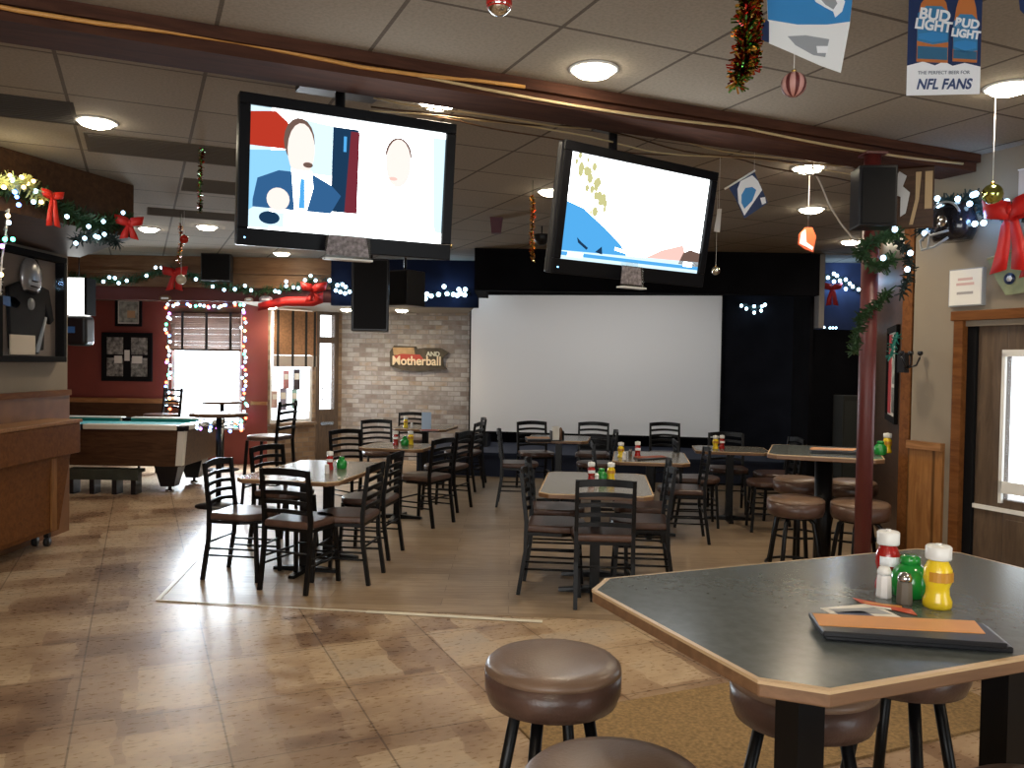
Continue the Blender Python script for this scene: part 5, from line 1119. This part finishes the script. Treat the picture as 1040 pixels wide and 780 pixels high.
# ---------------------------------------------------------------- right wall things
RZ = math.atan2(-CT, ST)         # objects hung flat on the right wall: local x towards the camera, -y into the room
def onwall(label, name, cat, px, off, g=None): p = rw(*px, off); return thing(name, label, cat, p, R(-66), g)
t = onwall('white framed certificate on the taupe wall left of the red bow', 'framed_notice', 'picture', (984, 292), 0.0)
MB().box(-.115, .115, -.03, 0, -.115, .115).build('frame', M_GPRINT, t); MB().box(-.108, .108, -.034, -.03, -.108, .108).build('sheet', M_PAPER, t)
for z, w_, mm in ((.05, .05, 'faint_red'), (.02, .06, 'faint_red'), (-.035, .055, 'faint_grey')): MB().box(-w_, w_, -.0355, -.034, z-.008, z+.008).build('text_line', mat(mm, (.62, .42, .38) if 'red' in mm else (.35, .33, .32), .6), t)
t = onwall('black football helmet with silver face mask hung in the right wall garland', 'football_helmet', 'helmet', (968, 228), .12)
MB().lathe([(.001, .14), (.07, .125), (.115, .085), (.138, .02), (.135, -.05), (.11, -.10)], 24, M=Matrix.Diagonal((1.05, .8, 1, 1))).build('shell', mat('gloss_black_shell', (.010, .010, .014), .12), t)
arc = [(.139*math.cos(R(a))*1.02, -.112, .02+.12*math.sin(R(a))) for a in range(20, 165, 12)]
MB().tube([(x*.8, -.085, z*.92) for x, y, z in arc], .007, 6).build('stripe', M_GPRINT, t)
MB().lathe([(.035, 0), (.033, .004), (.001, .006)], 16, M=Matrix.Translation((.01, -.108, .01)) @ Matrix.Rotation(R(90), 4, 'X')).build('emblem', M_SILV, t)
fm = MB()
fm.tube([(-.11, -.07, -.04), (-.15, -.10, -.09), (-.12, -.12, -.15), (-.03, -.12, -.14), (.04, -.09, -.09)], .008, 6).tube([(-.12, -.08, -.02), (-.05, -.13, -.07), (.05, -.10, -.05)], .008, 6).tube([(-.06, -.13, -.07), (-.07, -.13, -.145)], .006, 6)
fm.build('face_mask', M_GPRINT, t); MB().tube([(0, .09, 0), (0, .118, 0)], .02, 8).build('hook', M_BLKP, t)
t = onwall('pale green pennant with a round blue crest below the large red bow', 'green_pennant', 'pennant', (1024, 278), .03)
def rq(x, y): v = rw(x, y, .03)-Vector(t.location); return (v.dot(Vector((math.cos(R(-66)), math.sin(R(-66)), 0))), v.z)
MB().plate([rq(1003, 263), rq(1044, 250), rq(1048, 296), rq(1022, 300), rq(1012, 284)], -.004, 0).build('sheet', mat('pale_green_print', (.26, .30, .17), .6, var=.3), t)
ex, ez = rq(1026, 283); MB().lathe([(.034, 0), (.034, .004), (.001, .005)], 20, M=Matrix.Translation((ex, -.004, ez)) @ Matrix.Rotation(R(90), 4, 'X')).build('crest', M_NAVYF, t); MB().lathe([(.02, 0), (.001, .003)], 6, M=Matrix.Translation((ex, -.009, ez)) @ Matrix.Rotation(R(90), 4, 'X')).build('crest_print', M_WPRINT, t)
MB().tube([Vector((rq(1003, 263)[0], -.004, rq(1003, 263)[1])), Vector((rq(1046, 249)[0], -.004, rq(1046, 249)[1]))], .006, 6).build('stick', mat('pale_stick', (.6, .55, .35), .5), t)
t = onwall('plain whitish board at the right edge above the red bow', 'white_board', 'sign', (1042, 190), 0.0)
MB().box(-.035, .12, -.015, 0, -.09, .10).build('board', mat('pinkish_white', (.62, .56, .54), .6), t); MB().box(-.04, .125, -.018, -.002, .10, .106).build('edge', M_WHITE, t)
# boards beside loudspeaker at post top
p = ony(924, 200, 5.05); t = thing('hanging_trophy_board', 'dark board with silver figure and gold stripes right of the post-top loudspeaker', 'sign', p, R(-25))
MB().box(-.13, .13, -.02, .02, -.19, .17).build('board', M_DWOOD, t, bev=.006)
MB().plate([(-.115, .06), (-.06, .15), (-.02, .12), (-.04, .06), (.0, .02), (-.02, -.10), (-.05, -.12), (-.05, 0), (-.10, .02)], -.035, -.02).build('silver_figure', mat('pewter', (.5, .5, .5), .3, metal=.8), t)
MB().plate([(.03, .14), (.06, .14), (.05, -.02), (.02, -.17), (.0, -.17), (.03, -.02)], -.03, -.02).box(.08, .12, -.03, -.02, -.08, .14).build('gold_stripe', mat('gold_wood', (.45, .30, .14), .45), t)
MB().tube([(0, 0, .17), (0, 0, CZ-p.z)], .003, 5).build('cord', M_MATT, t)
# picture and sconce on the side wall
sv = Vector((S1[0]-S0[0], S1[1]-S0[1], 0)).normalized(); sn = Vector((-sv.y, sv.x, 0))
def sw(x, y, off=0): return onplane(x, y, Vector((S1[0], S1[1], 0))-sn*off, sn)
p = sw(908, 380, 0.0); frame('red and white poster in a black frame on the side wall behind the red post', p, .78, .80, math.atan2(sv.y, sv.x), M_MATT, [(-.42, -.1, -.42, .42, mat('red_poster_print', (.5, .03, .04), .5)), (.0, .40, -.1, .38, M_PHOTO), (.0, .40, -.4, -.14, M_PHOTO2)], g='side wall picture', fw=.05)
p = ony(921, 366, 5.42); t = thing('iron_sconce', 'small dark iron wall ornament on the wooden corner column', 'sconce', p, R(22))
MB().box(-.02, .02, 0, .06, -.08, .05).build('back_plate', M_BLKP, t)
for a in (-1, 0, 1): MB().tube([(0, 0, -.05), (a*.05, -.03, -.03), (a*.08, -.03, .02+.02*(a == 0))], .006, 6).lathe([(.004, .0), (.018, .012), (.016, .03)], 10, M=Matrix.Translation((a*.08, -.03, .03))).build('arm', M_BLKP, t)

p = ony(861, 470, 9.55); t = thing('tall_speaker_cabinet', 'tall dark grey cabinet in the black corner left of the red post', 'speaker', (p.x, 9.55, .004), 0)
MB().box(-.13, .13, -.15, .15, 0, 1.28).build('cabinet', mat('charcoal_cloth', (.018, .020, .019), .9), t, bev=.01); MB().box(-.11, .11, -.158, -.15, .05, 1.22).build('grille', mat('charcoal_grille', (.025, .028, .026), .8), t)

# two unseen lamps added over the stage only to brighten the screen
for (x, lb) in [(.5, 'small black lamp added behind the fascia to brighten the left half of the screen'), (2.1, 'small black lamp added behind the fascia to brighten the right half of the screen')]:
    t = thing('added_screen_lamp', lb, 'lamp', (x, 10.5, 2.74), 0, 'added screen lamps'); MB().lathe([(.05, -.09), (.055, .06), (.03, .08)], 18, M=Matrix.Rotation(R(-60), 4, 'X')).build('housing', M_BLKP, t)
    MB().tube([(0, 0, .05), (0, 0, .16)], .012, 8).build('bracket', M_BLKP, t)
    l = bpy.data.lights.new('added_screen_light', 'SPOT'); l.energy = 34; l.color = (1, .97, .93); l.spot_size = R(120); l.spot_blend = 1; l.shadow_soft_size = .05
    lo = bpy.data.objects.new('added_screen_light', l); C.objects.link(lo); lo.parent = t; lo.location = (0, .12, -.06); lo.rotation_euler = (R(58), 0, 0)
